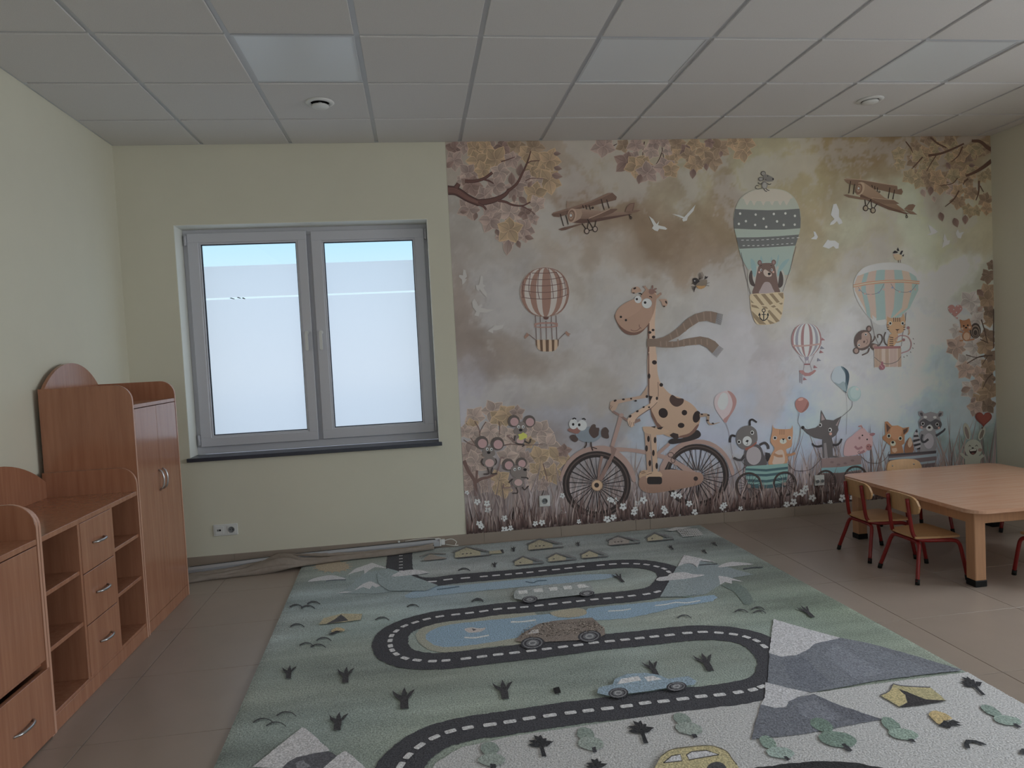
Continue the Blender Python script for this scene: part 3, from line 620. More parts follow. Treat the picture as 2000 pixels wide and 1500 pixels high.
for w, w2, p in [(105, 70, [85, 635, 200, 650, 330, 730, 460, 790]), (75, 30, [440, 790, 600, 770, 720, 730, 800, 680, 840, 620]), (34, 10, [820, 650, 930, 560, 1000, 430, 1060, 300, 1105, 155]), (60, 45, [190, 610, 225, 555]), (38, 30, [300, 525, 420, 525, 540, 490, 635, 420]), (24, 12, [520, 500, 600, 525, 650, 555]), (30, 14, [700, 760, 800, 780, 880, 815, 1000, 825, 1100, 780]), (34, 18, [430, 790, 520, 830, 560, 875]), (12, 8, [1040, 330, 1100, 285, 1210, 275]), (10, 6, [1040, 520, 1120, 490, 1260, 495]), (14, 6, [740, 290, 830, 260, 910, 230]), (10, 5, [980, 825, 1090, 880, 1150, 930])]:
    a.line(BR2, w*1.12, p, 6, w2=w2*1.15); a.line(BR, w*.8, p, 6, w2=w2*.7)
for q in (-20, 0, 18): a.line((96, 66, 60), 8, [90, 632+q, 200, 650+q, 330, 732+q*.8, 460, 785+q*.5], 6)
done(a, 'branch')
# top-middle leaves
a = art(1130, 260, .175, 20)
for p in ([735, 95, 720, 180, 712, 320], [930, 90, 935, 200, 965, 350], [935, 200, 900, 290, 850, 370], [985, 100, 1020, 180], [1165, 150, 1150, 230], [1200, 130, 1290, 220, 1420, 285], [370, 150, 430, 120]): a.line(BR2, 12, p, 5, w2=7)
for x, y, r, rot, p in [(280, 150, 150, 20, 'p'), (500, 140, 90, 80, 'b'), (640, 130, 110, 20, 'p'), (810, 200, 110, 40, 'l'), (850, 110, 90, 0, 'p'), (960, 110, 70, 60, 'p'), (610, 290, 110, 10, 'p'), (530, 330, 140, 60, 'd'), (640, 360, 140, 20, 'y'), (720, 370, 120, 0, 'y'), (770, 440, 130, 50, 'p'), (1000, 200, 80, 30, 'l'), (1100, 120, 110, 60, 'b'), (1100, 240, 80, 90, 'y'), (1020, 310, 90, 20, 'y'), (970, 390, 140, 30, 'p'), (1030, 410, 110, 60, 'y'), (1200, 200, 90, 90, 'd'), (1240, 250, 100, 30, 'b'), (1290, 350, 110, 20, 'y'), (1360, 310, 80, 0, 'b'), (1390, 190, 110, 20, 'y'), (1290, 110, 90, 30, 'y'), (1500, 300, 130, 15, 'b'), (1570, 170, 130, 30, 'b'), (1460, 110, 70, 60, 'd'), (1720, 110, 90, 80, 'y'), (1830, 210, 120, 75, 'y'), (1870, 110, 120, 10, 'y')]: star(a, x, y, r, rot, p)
for x, y, an, ln, p in [(1280, 400, 95, 110, 'd'), (1420, 340, 85, 80, 'd'), (1590, 200, 95, 70, 'd'), (690, 460, 100, 110, 'd')]: leaf(a, x, y, math.radians(an), ln, ln*.6, p)
done(a, 'leaf_spray')
# top-right and right-hand foliage
a = art(1700, 255, .1367, 20)
for i in range(62):
    t = rnd.random(); x = 380+1330*rnd.random(); y = 110+rnd.random()*min(1060, 420+.62*(x-350)); 
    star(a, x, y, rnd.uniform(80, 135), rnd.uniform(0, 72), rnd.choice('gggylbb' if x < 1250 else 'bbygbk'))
for x, y, an, ln, p in [(730, 840, 70, 120, 'l'), (860, 800, 95, 130, 'd'), (890, 940, 75, 90, 'l'), (990, 1170, 75, 130, 'd'), (1190, 1250, 70, 140, 'd'), (1350, 1210, 90, 130, 'd'), (1080, 460, 60, 110, 'd'), (1400, 500, 0, 90, 'd'), (960, 250, 30, 100, 'p')]: leaf(a, x, y, math.radians(an), ln, ln*.6, p)
for w, w2, p in [(36, 24, [820, 360, 1000, 330, 1180, 260, 1330, 190]), (16, 10, [930, 360, 860, 470, 795, 585]), (22, 12, [740, 380, 660, 470, 585, 550]), (26, 18, [850, 100, 960, 190, 1075, 245]), (24, 10, [1310, 230, 1250, 360, 1150, 450]), (60, 30, [1730, 430, 1600, 530, 1480, 600, 1360, 650]), (40, 60, [1440, 150, 1560, 160, 1660, 240, 1730, 280]), (26, 12, [1390, 690, 1340, 730, 1320, 775]), (16, 8, [1240, 680, 1160, 760, 980, 790]), (22, 10, [1260, 860, 1180, 990, 1060, 1090]), (26, 14, [1545, 720, 1540, 880, 1500, 1000]), (16, 10, [1560, 790, 1610, 880]), (14, 8, [500, 160, 570, 250, 600, 320])]:
    a.line((76, 52, 42), w, p, 6, w2=w2)
done(a, 'branch')
a = art(1800, 500, .2, 20)
for x, y, r, rot, p in [(680, 90, 60, 60, 'k'), (650, 200, 80, 20, 'k'), (640, 350, 100, 30, 'b'), (470, 440, 120, 10, 'f'), (640, 430, 110, 60, 'b'), (540, 560, 80, 40, 'f'), (650, 620, 90, 10, 'b'), (340, 740, 80, 50, 'f'), (540, 620, 90, 20, 'f'), (640, 780, 90, 40, 'k'), (340, 890, 120, 5, 'l'), (510, 880, 110, 30, 'f'), (620, 880, 100, 60, 'b'), (420, 1040, 110, 20, 'f'), (540, 1050, 110, 50, 'f'), (650, 1080, 100, 10, 'b'), (430, 1110, 100, 60, 'l'), (560, 1150, 90, 30, 'l'), (600, 1220, 90, 20, 'b'), (480, 1300, 110, 10, 'f'), (560, 1260, 100, 60, 'l'), (650, 1320, 110, 30, 'b'), (560, 1430, 110, 20, 'b'), (640, 1460, 90, 60, 'k'), (520, 1480, 90, 40, 'l'), (670, 980, 70, 30, 'k'), (660, 1200, 70, 0, 'k'), (660, 540, 70, 0, 'k')]: star(a, x, y, r, rot, p)
for x, y, an, ln, p in [(585, 180, 0, 60, 'k'), (540, 330, 45, 90, 'd'), (545, 540, -45, 70, 'p'), (300, 670, 20, 70, 'f'), (250, 850, 20, 90, 'p'), (385, 1320, -20, 100, 'p'), (480, 1430, -50, 70, 'p')]: leaf(a, x, y, math.radians(an), ln, ln*.6, p)
for w, w2, p in [(12, 8, [580, 620, 610, 720, 640, 850]), (10, 8, [570, 815, 650, 850]), (8, 6, [430, 965, 530, 990, 640, 975]), (14, 8, [690, 970, 560, 985, 440, 1050]), (12, 10, [700, 520, 700, 900]), (12, 5, [690, 1150, 640, 1200, 590, 1300]), (10, 6, [640, 980, 590, 1060])]: a.line((62, 48, 42), w, p, 6, w2=w2)
done(a, 'branch')
# lower-left bush
a = art(890, 760, .1933, 20)
for x, y, r, rot, p in [(190, 280, 125, 10, 'l'), (160, 370, 90, 40, 'y'), (380, 220, 120, 30, 'l'), (440, 290, 110, 0, 'y'), (520, 260, 130, 20, 'y'), (620, 240, 80, 50, 'p'), (180, 440, 90, 20, 'l'), (90, 430, 80, 60, 'l'), (350, 430, 120, 20, 'l'), (500, 460, 110, 40, 'l'), (760, 420, 120, 60, 'l'), (860, 420, 130, 10, 'l'), (560, 520, 100, 30, 'l'), (740, 540, 70, 60, 'y'), (120, 640, 150, 10, 'p'), (200, 740, 130, 40, 'l'), (620, 640, 110, 30, 'l'), (520, 680, 110, 60, 'l'), (930, 560, 130, 10, 'l'), (840, 690, 140, 30, 'y'), (1040, 690, 140, 20, 'y'), (960, 770, 90, 50, 'l'), (720, 780, 110, 40, 'l'), (830, 830, 110, 10, 'y'), (980, 860, 110, 60, 'y'), (770, 930, 110, 20, 'l'), (430, 920, 130, 30, 'y'), (310, 970, 90, 50, 'p'), (480, 1010, 110, 10, 'y'), (880, 960, 80, 60, 'p'), (140, 860, 120, 20, 'p'), (120, 980, 80, 20, 'p'), (1090, 620, 80, 60, 'd'), (700, 700, 90, 10, 'p')]: star(a, x, y, r, rot, p)
for w, w2, p in [(10, 8, [190, 325, 235, 400, 245, 480]), (8, 6, [305, 330, 260, 400, 240, 460]), (8, 6, [440, 330, 445, 400, 440, 460]), (40, 30, [80, 720, 130, 830, 190, 930, 205, 1080]), (34, 20, [200, 940, 260, 905, 330, 890, 420, 850]), (26, 20, [215, 820, 205, 950]), (12, 6, [480, 570, 560, 555, 660, 565, 880, 560]), (8, 6, [80, 510, 140, 550, 210, 575]), (8, 6, [150, 490, 190, 550]), (10, 8, [880, 750, 910, 850, 925, 930])]: a.line((88, 66, 62), w, p, 6, w2=w2)
done(a, 'bush')
# --- grass, flowers
def bottom(u): return 1043.6-(u-913.5)*.0868
def grass(base, n, u0, u1, h0, h1, name, cols, lowc, wid=(1.2, 2.6), skip=None):
    a = art(0, 0, 1, base); k0 = a.k
    for i in range(n):
        u = rnd.uniform(u0, u1); b = bottom(u)+2-rnd.random()*8; h = rnd.uniform(h0, h1)*(1 if rnd.random() < .8 else 1.35)*(.85+.3*noise.noise(Vector((u*.02, 1, 2)))); w = rnd.uniform(*wid); ln = rnd.uniform(-.3, .3)*h
        c = rnd.choice(cols); f = rnd.uniform(.85, 1.1); c = tuple(q*f for q in c)
        P = [(u-w, b), (u-w*.8+ln*.3, b-h*.5), (u+ln, b-h), (u+w*.6+ln*.3, b-h*.5), (u+w, b)]; a.k = k0+i % 60
        a.raw(P, [lowc, c, c, c, lowc])
    a.k = k0+60; o = done(a, name); o['kind'] = 'stuff'; return o
LOW = (52, 36, 34)
grass(95, 950, 905, 1945, 55, 135, 'grass', [(112, 98, 98), (124, 110, 108), (98, 84, 86), (128, 118, 122)], (84, 68, 68))
def flower(a, u, v, r):
    r *= .86
    for k in range(5):
        an = 2*PI*k/5+rnd.random()*.5; a.ell(WH if rnd.random() < .7 else (158, 160, 170), u+r*.62*math.cos(an), v+r*.62*math.sin(an), r*.5, r*.38, math.degrees(an), 8)
    a.ell((70, 64, 74), u, v, r*.2, n=8)
a = art(0, 0, 1, 165)
for u, v, r in [(932, 980, 7), (951, 983, 7), (953, 996, 7), (985, 1012, 7), (912, 962, 5), (1245, 983, 7), (1098, 968, 6), (1100, 1000, 6), (1200, 978, 8)]: flower(a, u, v, r); part(a, 'flower')
# --- biplanes
def biplane_l():
    a = art(1060, 350, .17, 230); D, M, Lc, K = (88, 66, 56), (104, 80, 68), (138, 116, 102), (34, 22, 20)
    a.poly((118, 98, 86), [275, 330, 272, 260, 285, 248, 298, 280, 302, 330])
    a.poly(D, [100, 410, 120, 385, 300, 335, 540, 260, 740, 165, 800, 158, 850, 205, 840, 240, 700, 275, 560, 310, 420, 345, 300, 400, 180, 438, 125, 432])
    a.poly(M, [108, 402, 130, 382, 300, 333, 540, 258, 740, 163, 800, 157, 760, 180, 560, 270, 330, 350])
    a.poly(D, [940, 380, 960, 320, 1000, 280, 1055, 272, 1050, 300, 1035, 370]); a.poly(M, [950, 372, 968, 325, 1005, 288, 1045, 282, 1020, 370])
    a.poly((122, 100, 86), [330, 345, 480, 345, 640, 365, 720, 375, 940, 378, 1000, 395, 1000, 408, 760, 460, 600, 490, 450, 500, 350, 500], 0, (84, 62, 54))
    a.poly((74, 52, 46), [380, 455, 530, 460, 700, 440, 1000, 400, 1030, 405, 760, 462, 600, 492, 450, 508, 340, 500]); a.poly((98, 76, 64), [935, 390, 1060, 355, 1125, 358, 1080, 380, 1000, 400]);
    a.poly(D, [175, 578, 220, 560, 420, 515, 480, 510, 420, 530, 260, 585, 215, 592]); a.poly(D, [530, 455, 640, 410, 770, 345, 850, 340, 858, 350, 800, 390, 700, 430, 580, 470]); a.line(Lc, 8, [530, 450, 640, 405, 770, 345], 4)
    a.poly((126, 104, 90), [320, 340, 440, 345, 452, 400, 430, 455, 350, 500], 0)
    a.ell(Lc, 335, 420, 52, 82, 8); a.ell((96, 72, 60), 328, 422, 40, 68, 8); a.ell((124, 100, 84), 326, 422, 26, 46, 8); a.ell((84, 60, 50), 324, 420, 16, 24); a.ell((178, 166, 156), 322, 418, 12, 16)
    for p in ([200, 400, 238, 540], [262, 412, 292, 522], [455, 300, 470, 335], [490, 300, 505, 348], [530, 300, 548, 355], [670, 230, 705, 355], [732, 235, 762, 335], [450, 510, 505, 590], [525, 490, 505, 590], [510, 460, 580, 570], [610, 475, 595, 560], [505, 595, 600, 575], [990, 410, 1010, 440]): a.line(K, 10, p, 0)
    for x, y in ((505, 598), (600, 575)): a.ell((130, 116, 108), x, y, 24, 28); a.ring(K, 9, x, y, 26, 30)
    a.ring(K, 7, 1010, 445, 11, 14); a.ring(K, 8, 572, 330, 9, 9); done(a, 'biplane')
biplane_l()
a = art(1620, 330, .14, 230); D, M, Lc, K = (100, 78, 62), (112, 88, 70), (142, 124, 104), (40, 26, 22)
a.poly((130, 114, 92), [405, 180, 425, 90, 440, 95, 436, 180]); a.poly(D, [195, 150, 230, 132, 420, 150, 700, 200, 940, 240, 945, 290, 1000, 275, 1020, 320, 1000, 362, 930, 350, 720, 300, 520, 270, 280, 215, 225, 185]); a.line(Lc, 8, [200, 140, 420, 152, 700, 200, 940, 238], 4)
a.poly((134, 112, 92), [400, 190, 470, 190, 640, 300, 760, 400, 900, 470, 1030, 570, 1060, 600, 880, 560, 620, 470, 430, 380, 370, 360], 0, (104, 80, 62)); a.poly((84, 60, 48), [430, 350, 600, 430, 800, 520, 1060, 610, 1110, 630, 1050, 630, 820, 570, 620, 480, 420, 400])
a.poly(D, [1035, 560, 1100, 500, 1160, 492, 1195, 510, 1150, 585, 1100, 580]); a.poly(D, [1035, 570, 1160, 595, 1220, 640, 1120, 630]); a.poly(D, [185, 365, 230, 355, 450, 400, 600, 440, 440, 430, 260, 400]); a.poly(D, [585, 400, 700, 415, 890, 435, 970, 485, 930, 492, 760, 490, 640, 455]); a.line(Lc, 8, [585, 402, 700, 418, 890, 436], 4)
a.ell(Lc, 425, 275, 58, 92, 15); a.ell((100, 74, 58), 405, 280, 48, 78, 12); a.ell((126, 102, 82), 405, 275, 30, 52, 12); a.ell((84, 60, 46), 404, 272, 18, 26); a.ell((182, 172, 158), 402, 272, 13, 17)
for p in ([290, 170, 265, 345], [348, 210, 328, 355], [585, 225, 595, 260], [625, 240, 630, 290], [665, 260, 660, 320], [838, 260, 815, 415], [903, 290, 880, 425], [490, 430, 505, 545], [575, 420, 500, 545], [572, 420, 590, 560], [662, 485, 615, 550], [505, 550, 600, 565], [1068, 630, 1072, 660]): a.line(K, 11, p, 0)
for x, y in ((500, 550), (603, 580)): a.ell((128, 118, 100), x, y, 28, 32); a.ring(K, 11, x, y, 31, 36)
a.ring(K, 8, 1072, 668, 13, 16); a.ring(K, 9, 690, 320, 10, 10); done(a, 'biplane')
# --- white doves
a = art(0, 0, 1, 200); DV = (152, 154, 156)
for p in ([1267, 422, 1275, 428, 1282, 438, 1287, 432, 1285, 440, 1298, 443, 1303, 447, 1300, 449, 1287, 447, 1284, 452, 1278, 450, 1273, 446, 1276, 441], [1312, 418, 1325, 420, 1336, 424, 1347, 412, 1358, 400, 1354, 412, 1343, 424, 1341, 431, 1334, 433, 1332, 429, 1334, 427], [905, 526, 909, 528, 912, 540, 908, 545, 912, 545, 907, 553, 903, 556, 902, 546, 896, 541, 897, 537, 904, 538], [939, 538, 943, 540, 943, 555, 948, 558, 944, 562, 950, 572, 951, 581, 942, 573, 937, 565, 935, 569, 930, 565, 929, 557, 935, 557], [926, 583, 931, 590, 934, 598, 940, 594, 942, 597, 939, 601, 952, 604, 965, 605, 951, 611, 937, 610, 935, 618, 926, 616, 930, 608, 923, 600, 922, 590], [967, 632, 970, 636, 984, 634, 981, 641, 970, 645, 963, 645, 963, 651, 953, 647, 955, 644, 962, 640], [1812, 439, 1818, 442, 1828, 450, 1831, 453, 1826, 456, 1818, 459, 1810, 459, 1817, 455], [1844, 456, 1848, 466, 1850, 470, 1855, 469, 1853, 477, 1846, 480, 1839, 485, 1841, 476, 1843, 470, 1841, 468], [1870, 448, 1873, 455, 1882, 453, 1878, 459, 1876, 466, 1870, 465, 1867, 459, 1866, 455], [1606, 482, 1616, 468, 1620, 470, 1630, 470, 1638, 476, 1637, 485, 1632, 486, 1627, 481, 1618, 486], [1588, 452, 1592, 453, 1597, 463, 1594, 468, 1583, 467, 1590, 461], [1627, 399, 1633, 398, 1638, 410, 1638, 424, 1643, 430, 1645, 436, 1638, 439, 1634, 432, 1628, 438, 1620, 440, 1622, 434, 1629, 428, 1622, 420]): a.poly(DV if p[0] > 1250 and p[0] < 1420 else ((140, 139, 140) if p[0] < 1000 else (168, 172, 182) if p[0] > 1800 else (156, 160, 158)), p); part(a, 'dove')
# --- patchwork balloon (left)
a = art(870, 500, .14, 230); P_, W_ = (118, 88, 78), (146, 140, 138); cx, cyy = 1383, 505
a.poly((142, 132, 126), [(cx+348*math.cos(t)*1.0, cyy+352*math.sin(t)-(0 if math.sin(t) < 0 else 0)) for t in [2*PI*k/40 for k in range(40)]]); a.ell(W_, cx, cyy, 338, 342, n=40)
def gore(col, f0, f1, top=165, bot=850, R=338):
    pts = []; n = 14
    for k in range(n+1): t = PI*k/n; pts.append((cx+8+f1*R*math.sin(t)**.8, (top+bot)/2-(bot-top)/2*math.cos(t)))
    for k in range(n, -1, -1): t = PI*k/n; pts.append((cx+8+f0*R*math.sin(t)**.8, (top+bot)/2-(bot-top)/2*math.cos(t)))
    a.poly(col, pts)
for f0, f1 in ((-1, -.86), (-.63, -.38), (-.14, .24), (.50, .73), (.88, .98)): gore(P_, f0, f1)
for p in ([1200, 238, 1390, 240, 1545, 230], [1110, 318, 1300, 330, 1470, 325, 1640, 292], [1080, 400, 1300, 418, 1480, 410, 1665, 378], [1065, 485, 1300, 508, 1500, 498, 1700, 450], [1060, 575, 1200, 595, 1400, 600, 1600, 575, 1710, 535], [1185, 240, 1165, 380, 1165, 500, 1190, 590], [1310, 170, 1290, 330, 1290, 500, 1310, 598], [1430, 170, 1475, 330, 1495, 480, 1505, 590], [1545, 220, 1590, 330, 1600, 480, 1595, 575], [1090, 330, 1070, 480, 1090, 580], [1640, 290, 1670, 440, 1670, 560]): a.line((84, 58, 54), 9, p, 5)
a.ring((96, 70, 64), 7, cx, cyy, 338, 342); a.poly((78, 48, 42), [1360, 850, 1445, 850, 1430, 880, 1400, 890, 1370, 878])
for x0, x1 in ((1255, 1268), (1320, 1333), (1400, 1410), (1475, 1488), (1540, 1555)): a.line((84, 62, 58), 9, [x0, 830 if abs(x0-1400) > 50 else 905, x1, 1165], 0)
a.poly((128, 96, 90), [1238, 940, 1330, 925, 1480, 922, 1565, 935, 1565, 985, 1480, 1000, 1330, 1005, 1240, 995, 1240, 985, 1330, 988, 1480, 982, 1548, 965, 1480, 945, 1330, 948, 1260, 968]); a.poly((128, 96, 90), [1238, 940, 1260, 945, 1260, 990, 1240, 995]); a.poly((128, 96, 90), [1545, 935, 1565, 935, 1565, 985, 1545, 990])
a.poly((152, 130, 108), [1255, 1168, 1580, 1168, 1575, 1250, 1540, 1310, 1480, 1332, 1350, 1332, 1290, 1300, 1260, 1240])
for q in ([1255, 1168, 1275, 1168, 1282, 1280, 1262, 1240], [1315, 1168, 1352, 1168, 1358, 1332, 1325, 1325], [1395, 1168, 1440, 1168, 1440, 1333, 1400, 1333], [1480, 1168, 1518, 1168, 1515, 1322, 1485, 1332], [1562, 1168, 1580, 1168, 1575, 1245, 1562, 1275]): a.poly((80, 58, 44), q)
for q, f in (([1255, 1168, 1165, 1095], [1165, 1100, 1135, 1068, 1120, 1095, 1090, 1130, 1105, 1135, 1110, 1160, 1140, 1130, 1165, 1110]), ([1575, 1165, 1670, 1075], [1665, 1075, 1685, 1045, 1710, 1070, 1748, 1090, 1725, 1100, 1725, 1125, 1690, 1105])): a.line((84, 62, 58), 8, q, 0); a.poly((122, 92, 80), f)
done(a, 'balloon')
# --- big balloon with the bear
a = art(1400, 320, .11333, 230); MT, NV = (126, 138, 134), (78, 81, 83)
a.poly((134, 138, 128), [700, 440, 1000, 432, 1200, 480, 1340, 600, 1420, 780, 1440, 950, 1430, 1120, 1410, 1220, 1350, 1400, 1290, 1650, 1240, 1900, 1050, 1900, 640, 1900, 430, 1640, 340, 1290, 300, 1120, 285, 960, 310, 790, 390, 610, 530, 500], 4, (112, 134, 132))
for x in (520, 640, 800, 950, 1090, 1200): a.poly((146, 143, 135), [x-55, 600, x, 520, x+55, 600, x+20, 680, x-8, 715], 3)
a.poly((146, 142, 132), [700, 445, 860, 438, 1000, 437, 1100, 455, 1195, 487, 1270, 540, 1310, 590, 1150, 640, 860, 650, 600, 640, 430, 600, 470, 545, 540, 500, 620, 465])
a.poly(NV, [310, 780, 600, 795, 870, 802, 1150, 795, 1420, 775, 1440, 950, 1435, 1112, 1150, 1135, 850, 1138, 560, 1130, 292, 1118, 285, 960]); a.poly(NV, [330, 1272, 700, 1268, 1050, 1250, 1412, 1220, 1350, 1410, 900, 1440, 385, 1465])
for x, y in ((397, 860), (497, 990), (375, 1037), (665, 877), (655, 1055), (800, 948), (847, 1088), (977, 866), (1033, 994), (1177, 856), (1147, 1055), (1340, 899), (1337, 1050)): a.ell((150, 154, 154), x, y, 20, 22, n=12)
for i in range(12): a.line((168, 166, 162), 11, [415+i*87, 1318-max(0, i-3)*5.5, 460+i*87, 1315-max(0, i-3)*5.5], 0)
for i in range(11): a.line((168, 166, 162), 11, [440+i*83, 1414-max(0, i-3)*5.5, 480+i*83, 1411-max(0, i-3)*5.5], 0)
a.at(1400, 470, .12); BL = (100, 130, 134); LN = (60, 54, 58)
a.poly((134, 134, 130), [500, 620, 520, 480, 640, 420, 900, 400, 1020, 440, 1100, 560, 1060, 830, 560, 860], 3)
for q in ([545, 300, 600, 330, 640, 440, 630, 560, 600, 590, 560, 480], [700, 310, 715, 250, 745, 330, 740, 380, 710, 370], [870, 350, 880, 260, 905, 330, 890, 370], [950, 440, 985, 260, 1005, 230, 1000, 320, 970, 420], [980, 520, 1010, 430, 1090, 330, 1175, 300, 1120, 390, 1050, 480, 990, 590]): a.poly(BL, q, 3)
for q in ([390, 195, 470, 600, 545, 870], [1285, 95, 1190, 460, 1065, 830]): a.line(LN, 7, q, 0)
BB, BD = (86, 66, 60), (56, 46, 44)
a.ell(BB, 692, 362, 36, 44); a.ell((112, 88, 88), 695, 360, 20, 26); a.ell(BB, 920, 355, 38, 44); a.ell((112, 88, 88), 920, 358, 20, 28)
a.poly(BB, [730, 372, 800, 365, 880, 368, 930, 400, 955, 500, 975, 620, 1000, 760, 1012, 850, 780, 870, 575, 870, 610, 720, 640, 560, 670, 430, 700, 385], 3)
a.poly(BD, [540, 500, 570, 500, 578, 620, 615, 720, 600, 748, 540, 710, 515, 600], 3); a.poly(BD, [1020, 510, 1045, 505, 1075, 600, 1068, 720, 1020, 770, 990, 740, 1000, 640], 3)
a.poly((128, 116, 118), [690, 866, 710, 780, 760, 690, 805, 672, 860, 690, 905, 780, 922, 858], 3); a.poly((146, 132, 124), [755, 490, 785, 470, 830, 500, 885, 540, 880, 580, 830, 592, 780, 575, 755, 530], 3)
a.ell(BK_, 848, 542, 26, 20); a.ell(WH, 715, 480, 16, 22); a.ell(BK_, 718, 482, 9, 12); a.ell(WH, 890, 478, 16, 22); a.ell(BK_, 888, 478, 9, 12); a.ell((150, 120, 110), 685, 516, 16, 18); a.ell((150, 120, 110), 915, 512, 16, 18); a.line(BK_, 8, [700, 415, 725, 405], 0); a.line(BK_, 8, [870, 402, 890, 412], 0); a.line(BK_, 5, [848, 560, 850, 572, 830, 576], 3)
T1, T2 = (156, 140, 112), (112, 94, 68)
a.poly(T1, [545, 870, 800, 862, 1075, 845, 1078, 1040, 1055, 1200, 1005, 1310, 900, 1355, 780, 1370, 650, 1360, 590, 1260, 550, 1120, 540, 980], 2)
for q in ([580, 880, 640, 876, 770, 1050, 720, 1050], [710, 872, 780, 868, 910, 1020, 860, 1050], [845, 865, 905, 860, 1020, 1000, 970, 1015], [985, 858, 1075, 850, 1076, 940, 1060, 945], [545, 960, 600, 1020, 555, 1010], [555, 1040, 640, 1060, 690, 1110, 560, 1080], [560, 1140, 800, 1364, 690, 1362, 590, 1250], [850, 1125, 1020, 1310, 960, 1330, 820, 1150], [940, 1105, 980, 1100, 1055, 1180, 1040, 1210], [800, 1270, 940, 1345, 860, 1358], [870, 1070, 930, 1050, 960, 1080, 910, 1092], [1000, 1020, 1060, 1010, 1065, 1030, 1040, 1045], [725, 1068, 800, 1075, 830, 1110, 760, 1105]): a.poly(T2, q)
a.ring(BK_, 12, 757, 1137, 26); a.line(BK_, 16, [757, 1160, 757, 1300], 0); a.line(BK_, 12, [722, 1203, 792, 1203], 0); a.line(BK_, 16, [690, 1210, 700, 1260, 757, 1302, 815, 1260, 828, 1210], 5); a.poly(BK_, [665, 1222, 688, 1168, 710, 1215]); a.poly(BK_, [803, 1215, 828, 1168, 845, 1222])
done(a, 'bear_balloon')
a = art(1400, 320, .11333, 300); GR = (92, 90, 88); GD = (56, 54, 52)
a.ell(GD, 795, 168, 44, 42); a.ell((112, 110, 108), 797, 170, 33, 32); a.ell(GD, 752, 264, 44, 36); a.ell((112, 110, 108), 754, 264, 34, 26)
a.line(GD, 10, [765, 420, 700, 438, 660, 410, 680, 375, 715, 385], 5); a.poly(GR, [800, 200, 850, 185, 900, 205, 975, 250, 960, 300, 880, 310, 830, 300, 800, 270], 3); a.ell(GR, 815, 370, 52, 68); a.ell((122, 122, 120), 818, 375, 36, 50); a.ell(BK_, 963, 266, 15); a.ell(BK_, 872, 212, 9); a.ell(BK_, 838, 275, 8); a.line(GD, 12, [780, 345, 735, 350, 705, 325], 4); a.line(GD, 12, [860, 340, 900, 360, 930, 345], 4); a.line(GD, 14, [800, 430, 830, 470, 860, 478], 3); a.line(GD, 14, [840, 430, 870, 455, 900, 462], 3); done(a, 'mouse')
# --- bird and giraffe
a = art(1180, 520, .13333, 300)
a.poly((34, 28, 30), [1290, 195, 1320, 172, 1360, 180, 1395, 225, 1370, 260, 1335, 280, 1305, 255], 3); a.poly((96, 86, 76), [1335, 280, 1395, 225, 1450, 195, 1500, 200, 1500, 260, 1480, 300, 1420, 335, 1370, 320], 3); a.poly((138, 104, 56), [1345, 285, 1420, 290, 1480, 285, 1460, 320, 1400, 335, 1365, 318], 2); a.poly((108, 98, 90), [1395, 210, 1375, 120, 1430, 80, 1455, 130, 1440, 190, 1410, 215], 0)
for k in range(5): a.line((40, 32, 32), 6, [1385+k*4, 200-k*2, 1400+k*11, 95+k*17], 0)
for k in range(5): a.line((40, 32, 32), 8, [1345-k*4, 300+k*4, 1270+k*10, 300+k*20], 0)
a.poly((34, 28, 30), [1470, 190, 1475, 140, 1490, 155, 1520, 150, 1500, 180]); a.ell(WH, 1322, 214, 9); a.poly((40, 32, 32), [1275, 262, 1300, 240, 1305, 255]); a.line((60, 48, 46), 6, [1495, 255, 1540, 240], 0); a.line((60, 48, 46), 6, [1490, 280, 1535, 290], 0); done(a, 'small_bird')
G1, G2, GS, SP = (156, 130, 112), (132, 104, 88), (90, 62, 52), (34, 22, 22)
a = art(1180, 520, .13333, 300)
for q in ([565, 300, 600, 285, 605, 300, 585, 320], [805, 395, 830, 385, 838, 415, 815, 425]): a.poly((122, 96, 86), q, 3)
a.line(G2, 26, [595, 305, 640, 370], 0, w2=40); a.line(G2, 26, [815, 415, 750, 460], 0, w2=50)
a.poly((136, 110, 94), [420, 315, 490, 300, 545, 365, 490, 385, 440, 402, 405, 390, 400, 350], 3); a.poly(SP, [425, 320, 460, 308, 462, 330, 430, 342], 2); a.poly(SP, [408, 385, 450, 390, 430, 403], 2); a.poly((136, 110, 94), [795, 490, 880, 478, 920, 500, 922, 560, 880, 600, 850, 580, 835, 520], 3); a.poly(SP, [888, 515, 905, 505, 920, 545, 900, 545], 2); a.poly(SP, [855, 582, 890, 580, 880, 600], 2)
a.poly(G1, [645, 350, 740, 350, 765, 430, 750, 640, 738, 800, 742, 1060, 760, 1300, 775, 1500, 640, 1500, 640, 700], 0, G1); a.line(GS, 22, [648, 830, 645, 1500], 0)
a.poly(GS, [160, 700, 200, 860, 300, 980, 420, 1010, 520, 985, 610, 900, 650, 820, 400, 700], 4)
a.poly(G2, [445, 480, 540, 460, 560, 400, 640, 340, 760, 420, 755, 520, 735, 640, 690, 760, 640, 850, 560, 930, 440, 970, 320, 940, 220, 860, 165, 760, 165, 690, 210, 610, 320, 530], 4, G2)
a.poly((136, 108, 92), [445, 490, 320, 540, 215, 615, 172, 690, 200, 780, 330, 760, 520, 640, 540, 520], 4); a.poly((127, 99, 84), [540, 460, 560, 405, 640, 345, 755, 420, 750, 520, 735, 640, 700, 720, 690, 560], 2)
